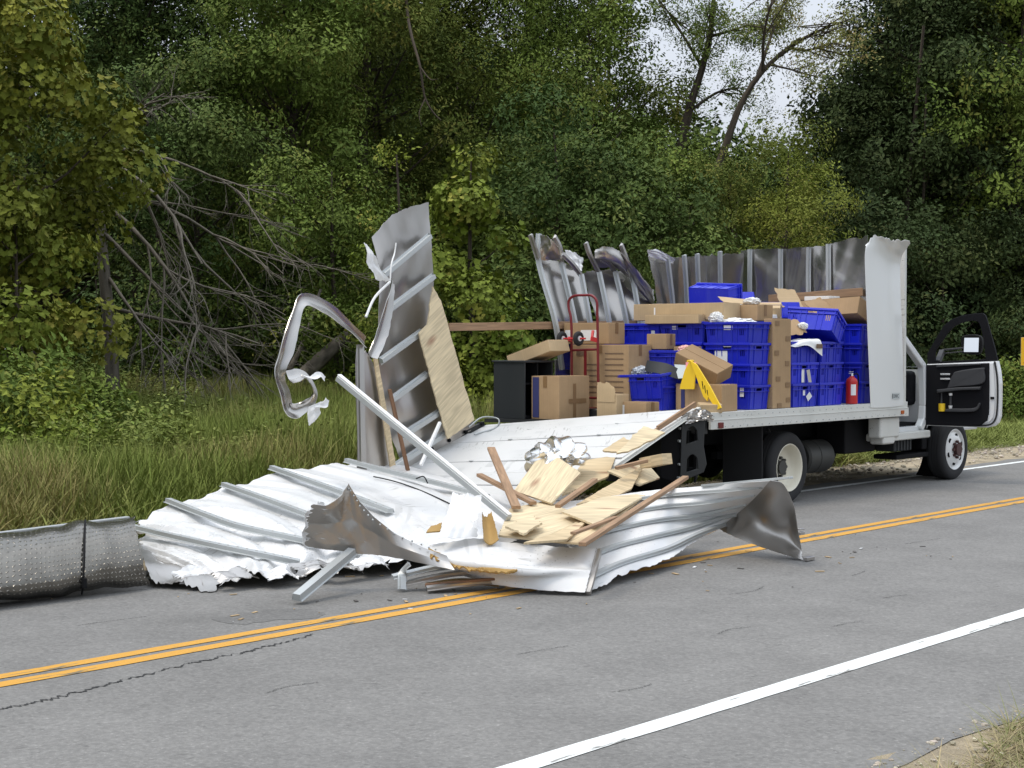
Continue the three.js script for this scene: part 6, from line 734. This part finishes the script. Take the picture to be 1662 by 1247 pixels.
carton('small taped carton on the totes', 13.86, 1.74, -10.2, [0.22, 0.17, 0.25], { m: M.card, yaw: 0.15 });
carton('small pale carton beside the pink packages', 13.95, 1.68, -9.9, [0.2, 0.09, 0.24], { m: M.card });
carton('long flat carton with a shipping label across the totes', 14.34, 2.07, -9.74, [0.34, 0.19, 1.26], { m: M.cardPale, l: [['top', [-0.08, -0.3, 0.16, 0.12]], ['rear', [-0.32, 0.1, 0.02, 0.1]]], tape: false });
carton('slim pale carton under the long flat one', 14.2, 2.03, -9.98, [0.13, 0.10, 0.75], { m: M.cardPale, tape: false });
carton('plain carton on the stack behind the tall narrow carton', 14.68, 2.06, -9.5, [0.3, 0.18, 0.56], { m: M.card, yaw: -0.04 });
carton('flat carton under the upended tote', 14.95, 2.06, -10.15, [0.62, 0.16, 0.62], { m: M.cardPale, yaw: 0.1 });
carton('flat carton under the overturned tote', 15.62, 2.06, -10.1, [0.62, 0.15, 0.6], { m: M.cardPale, yaw: -0.1 });
carton('opened carton with a raised flap behind the white package', 15.35, 2.06, -9.75, [0.3, 0.2, 0.34], { m: M.cardPale, yaw: 0.5, rz: 0.25 });
carton('small white package on the stacked totes', 15.2, 2.07, -9.72, [0.24, 0.07, 0.28], { m: M.paper, tape: false, l: [['right', [0.02, 0.02, 0.16, 0.02], M.redDark, 'printed_line']] });
carton('long wide carton tilted at the front wall', 16.55, 2.06, -9.32, [0.45, 0.22, 1.16], { m: M.card, rz: -0.38, rx: -0.05 });
carton('white box on the long wide carton at the front wall', 16.98, 2.30, -9.95, [0.26, 0.1, 0.36], { m: M.paper, tape: false });
carton('pale short board-like carton at the rear corner of the deck', 13.37, 1.083, -9.2, [0.2, 0.085, 0.24], { m: M.cardPale, tape: false, yaw: 0.75, rz: 0.1 });
{ const t = carton('torn cream carton with a ragged top beside the navy-striped one', 12.95, 0.977, -10.16, [0.22, 0.28, 0.27], { m: M.cardPale, tape: false }); const g = sheet(surf([[[-0.11, 0.42, -0.13], [-0.11, 0.43, 0.0], [-0.11, 0.36, 0.1]], [[-0.115, 0.34, -0.13], [-0.115, 0.34, 0.02], [-0.115, 0.33, 0.13]], [[-0.112, 0.2, -0.13], [-0.112, 0.2, 0.0], [-0.112, 0.2, 0.13]]]), { nu: 20, nv: 20, th: 0.004, jag: [0.05, 0.1, 0.25, 0], s: 51 }); part(t, 'torn_flap', g, M.cardPale, true); }
{ // torn loose cardboard on top of the load
  const L = [['loose cardboard flap sticking up beside the overturned tote', [[15.9, 2.24, -9.95], [16.2, 2.24, -9.85], [16.25, 2.46, -10.0], [15.98, 2.48, -10.12]], M.cardPale], ['loose cardboard flap lying before the upended tote', [[14.72, 2.27, -10.0], [15.02, 2.25, -9.75], [15.2, 2.31, -10.0], [14.9, 2.36, -10.2]], M.cardPale], ['crushed cardboard sheet leaning on the front wall carton', [[16.3, 2.06, -9.62], [16.62, 2.1, -9.55], [16.6, 2.38, -9.85], [16.3, 2.3, -9.9]], M.card], ['torn cardboard strip hanging over the paper-covered totes', [[15.1, 2.06, -9.55], [15.5, 2.08, -9.5], [15.48, 1.93, -9.36], [15.16, 1.9, -9.38]], M.card]];
  for (const [l, q, m] of L) { const t = thing('cardboard_sheet', l, 'cardboard', q[0]); part(t, 'sheet', [slab(q, 0.006, 0.02)], m); }
  bag('crumpled white paper beside the tilted carton on the front stack', 16.15, 2.08, -9.75, [0.09, 0.05, 0.1], 17); bag('crumpled packing paper on the stack behind the tall carton', 14.85, 2.25, -9.7, [0.08, 0.045, 0.1], 19);
}
{ // black cabinet
  const t = thing('black_cabinet', 'small black open cabinet at the corner of the lift gate', 'cabinet', [12.85, 0.977, -11.4]), w = 0.48, h = 0.62, d = 0.46;   // open side towards the deck
  part(t, 'side_panel', bx(-w / 2 + 0.01, h / 2, 0, 0.02, h, d, 0.003), M.charcoal, true); part(t, 'side_panel', bx(w / 2 - 0.01, h / 2, 0, 0.02, h, d, 0.003), M.charcoal, true); part(t, 'top_panel', bx(0, h + 0.01, 0, w + 0.03, 0.022, d + 0.03, 0.004), M.charcoal, true); part(t, 'back_panel', bx(0, h / 2, -d / 2 + 0.01, w - 0.04, h, 0.012, 0.002), M.black, true); part(t, 'shelf', bx(0, h * 0.62, 0, w - 0.045, 0.02, d - 0.03, 0.003), M.black, true); part(t, 'bottom_panel', bx(0, 0.02, 0, w - 0.045, 0.03, d - 0.03, 0.003), M.black, true); part(t, 'divider', bx(0, h * 0.81, 0, 0.018, h * 0.36, d - 0.03, 0.003), M.black, true);
}
{ // hand truck
  const x = 13.33, a = -11.11, b = -10.73, m = (a + b) / 2, t = thing('hand_truck', 'red two-wheeled hand truck standing among the cartons', 'hand truck', [x, 1.08, m]);
  part(t, 'frame', [tube([[x, 1.08, a + 0.02], [x, 1.7, a + 0.01], [x, 2.1, a], [x, 2.2, a - 0.03], [x, 2.29, a - 0.03], [x, 2.335, a + 0.03], [x, 2.345, m], [x, 2.335, b - 0.07], [x, 2.28, b - 0.01], [x, 2.16, b], [x, 1.7, b + 0.01], [x, 1.08, b + 0.02]], 0.015, 90, 10)], M.redDark);
  part(t, 'cross_bar', [cyl([x, 1.73, a], [x, 1.74, b], 0.013)], M.redDark); part(t, 'cross_bar', [cyl([x, 1.2, a], [x, 1.2, b], 0.013)], M.redDark); part(t, 'centre_bar', [bar([x, 1.73, m + 0.02], [x, 1.1, m + 0.02], 0.035, 0.012, [1, 0, 0])], M.redDark);
  part(t, 'axle_bracket', [bar([x, 1.95, b - 0.06], [x - 0.05, 1.84, b - 0.04], 0.03, 0.02), bar([x, 1.84, a], [x - 0.06, 1.86, a + 0.02], 0.03, 0.05), bar([x, 1.84, b], [x - 0.06, 1.86, b - 0.04], 0.03, 0.05), cyl([x - 0.06, 1.86, a - 0.1], [x - 0.06, 1.86, b - 0.12], 0.01)], M.red);
  for (const z of [a - 0.08, m - 0.03]) { const w = part(t, 'wheel', [new THREE.TorusGeometry(0.055, 0.028, 10, 24).translate(x - 0.06, 1.86, z)], M.rubber); part(w, 'hub', [cyl([x - 0.06, 1.86, z - 0.025], [x - 0.06, 1.86, z + 0.025], 0.03)], M.paper); }
  part(t, 'toe_plate', [bx(x - 0.02, 1.09, m, 0.16, 0.008, 0.36, 0.002)], M.redDark);
}
{ // wet floor sign, standing open
  const [A, B] = [[[13.56, 1.612, -9.647], [13.56, 1.592, -9.566], [13.58, 1.341, -9.58], [13.55, 1.315, -9.582], [13.55, 1.312, -9.76], [13.55, 1.352, -9.752], [13.56, 1.512, -9.703]], [[13.52, 1.625, -9.602], [13.5, 1.58, -9.508], [13.47, 1.361, -9.32], [13.45, 1.132, -9.15], [13.45, 1.105, -9.212], [13.46, 1.238, -9.329], [13.46, 1.198, -9.344], [13.47, 1.242, -9.399], [13.5, 1.501, -9.532]]], t = thing('floor_sign', 'yellow folding floor caution sign standing astride the low carton', 'sign', [13.55, 1.1, -9.5]);
  const a = part(t, 'front_leaf', [slab(A, 0.014, 0, 0.002)], M.signYellow), b = part(t, 'rear_leaf', [slab(B, 0.014, 0, 0.002)], M.signYellow);
  for (let k = 0; k < 3; k++) part(b, 'printed_line', [bar(V(B[1]).lerp(V(B[3]), 0.3 + k * 0.1).add(V(-0.012, -0.04, -0.02)).toArray(), V(B[1]).lerp(V(B[3]), 0.38 + k * 0.1).add(V(-0.012, -0.09, -0.03)).toArray(), 0.004, 0.012)], M.black);
  part(t, 'hinge', [cyl([13.5, A[0][1] + 0.005, A[0][2] + 0.02], [13.6, A[0][1] + 0.005, A[0][2] + 0.02], 0.012)], M.signYellow);
}
{ // fire extinguisher
  const t = thing('fire_extinguisher', 'red fire extinguisher with white label on the deck edge', 'extinguisher', [16.44, 1.083, -9.32]); part(t, 'cylinder', [new THREE.LatheGeometry([[0, 0], [0.066, 0], [0.07, 0.01], [0.07, 0.26], [0.062, 0.295], [0.03, 0.32], [0.022, 0.335], [0, 0.335]].map(p => new THREE.Vector2(...p)), 32)], M.red, true); part(t, 'valve', [new THREE.CylinderGeometry(0.018, 0.02, 0.04, 14).translate(0, 0.35, 0), bx(-0.02, 0.385, 0, 0.09, 0.012, 0.02), bx(-0.03, 0.365, 0, 0.08, 0.01, 0.02)], M.chrome, true); part(t, 'hose', [tube([[0.01, 0.35, 0.02], [0.06, 0.36, 0.04], [0.085, 0.28, 0.04], [0.08, 0.14, 0.03]], 0.009, 20, 8)], M.black, true); part(t, 'label', [new THREE.CylinderGeometry(0.0708, 0.0708, 0.13, 20, 1, true, -1.2, 0.9).translate(0, 0.17, 0)], M.paper, true);
}
{ // loose sheets, bags and paper
  bag('white plastic bag on the load beside the long carton', 14.32, 2.04, -9.82, [0.08, 0.07, 0.08], 3); bag('white crumpled bags filling the top tote of the tall stack', 14.42, 2.0, -9.6, [0.15, 0.05, 0.22], 4); bag('second white bag in the top tote of the tall stack', 14.5, 2.01, -9.75, [0.1, 0.05, 0.14], 9);
  bag('pink and white wrapped packages on the totes', 13.96, 1.70, -9.98, [0.07, 0.05, 0.1], 5, mat({ color: lin(0.75, 0.45, 0.4), roughness: 0.7 })); bag('grey plastic bags in the battered tote', 13.58, 1.45, -10.32, [0.12, 0.06, 0.13], 6, mat({ color: lin(0.55, 0.58, 0.62), roughness: 0.4 })); bag('small clear bag on the totes by the paper sheet', 15.45, 1.98, -9.4, [0.05, 0.04, 0.06], 7, M.paper); bag('white paper scraps by the overturned tote', 15.25, 2.22, -10.1, [0.1, 0.04, 0.1], 12);
  const s = thing('black_sheet', 'curved black plastic sheet sticking out of the battered tote', 'sheet', [13.6, 1.47, -10.05]); part(s, 'sheet', [sheet(surf([[[13.55, 1.62, -10.2], [13.6, 1.58, -9.95], [13.68, 1.48, -9.78]], [[13.52, 1.5, -10.22], [13.52, 1.47, -9.98], [13.62, 1.40, -9.78]]]), { nu: 20, nv: 10, th: 0.006 })], M.charcoal);
  const g = thing('magazine', 'grey and pink magazines leaning on the tipped carton', 'paper', [13.62, 1.45, -9.75]); part(g, 'pages', [slab([[13.58, 1.44, -9.62], [13.58, 1.42, -9.8], [13.66, 1.58, -9.92], [13.68, 1.56, -9.68]], 0.012)], mat({ color: lin(0.5, 0.55, 0.55), roughness: 0.5 })); part(g, 'pages', [slab([[13.63, 1.52, -9.6], [13.63, 1.52, -9.74], [13.68, 1.6, -9.78], [13.68, 1.6, -9.64]], 0.008)], mat({ color: lin(0.7, 0.25, 0.25), roughness: 0.5 }));
  const w = thing('white_paper', 'white printed paper wrapped over the edge of a tote stack', 'paper', [15.4, 1.8, -9.32]); part(w, 'sheet', [sheet(surf([[[15.02, 1.80, -9.42], [15.3, 1.86, -9.42], [15.62, 1.86, -9.42]], [[15.05, 1.78, -9.30], [15.32, 1.84, -9.29], [15.64, 1.845, -9.28]], [[15.08, 1.765, -9.275], [15.36, 1.78, -9.265], [15.66, 1.66, -9.255]]]), { nu: 24, nv: 16, th: 0.002, dent: (u, v) => 0.01 * noise(u * 6, v * 4, 0, 3) })], M.paper);
  part(w, 'printed_line', [bx(15.58, 1.775, -9.252, 0.13, 0.05, 0.004, 0.001)], M.print);
  const n = thing('paper_note', 'small white note stuck on the lowest tote of the stack', 'paper', [15.42, 1.17, -9.295]); part(n, 'note', [slab([[15.36, 1.2, -9.3], [15.42, 1.25, -9.28], [15.49, 1.2, -9.3], [15.42, 1.14, -9.3]], 0.002)], M.paper);
  const n2 = thing('paper_note', 'paper tag hanging on the middle tote of the stack', 'paper', [15.4, 1.4, -9.295]); part(n2, 'note', [slab([[15.37, 1.5, -9.30], [15.43, 1.51, -9.29], [15.45, 1.36, -9.28], [15.39, 1.36, -9.28]], 0.002)], mat({ color: lin(0.45, 0.42, 0.38), roughness: 0.8 }));
}
{ // chevron road sign at the bend
  const x = [31.98, -13.8][0], z = [31.98, -13.8][1], t = thing('chevron_sign', 'yellow and black chevron curve sign on a steel post', 'road sign', [x, 0, z]); const c = document.createElement('canvas'); c.width = 192; c.height = 256; const k = c.getContext('2d'); k.fillStyle = '#f0b81c'; k.fillRect(0, 0, 192, 256); k.fillStyle = '#101010'; k.beginPath(); k.moveTo(20, 20); k.lineTo(80, 20); k.lineTo(172, 128); k.lineTo(80, 236); k.lineTo(20, 236); k.lineTo(108, 128); k.closePath(); k.fill();
  const tx = new THREE.CanvasTexture(c); tx.colorSpace = THREE.SRGBColorSpace; const g = new THREE.PlaneGeometry(0.45, 0.6).translate(0, 1.65, 0.012); const p = part(t, 'face', g, mat({ map: tx, color: lin(0.95, 0.95, 0.95), roughness: 0.4 }), true); part(t, 'panel', new THREE.BoxGeometry(0.46, 0.61, 0.004).translate(0, 1.65, 0.008), M.alu, true); part(t, 'post', [bx(0, 0.9, -0.01, 0.06, 2.1, 0.03)], M.galv, true); t.rotation.y = -1.05;
}

renderer.render(scene, camera);
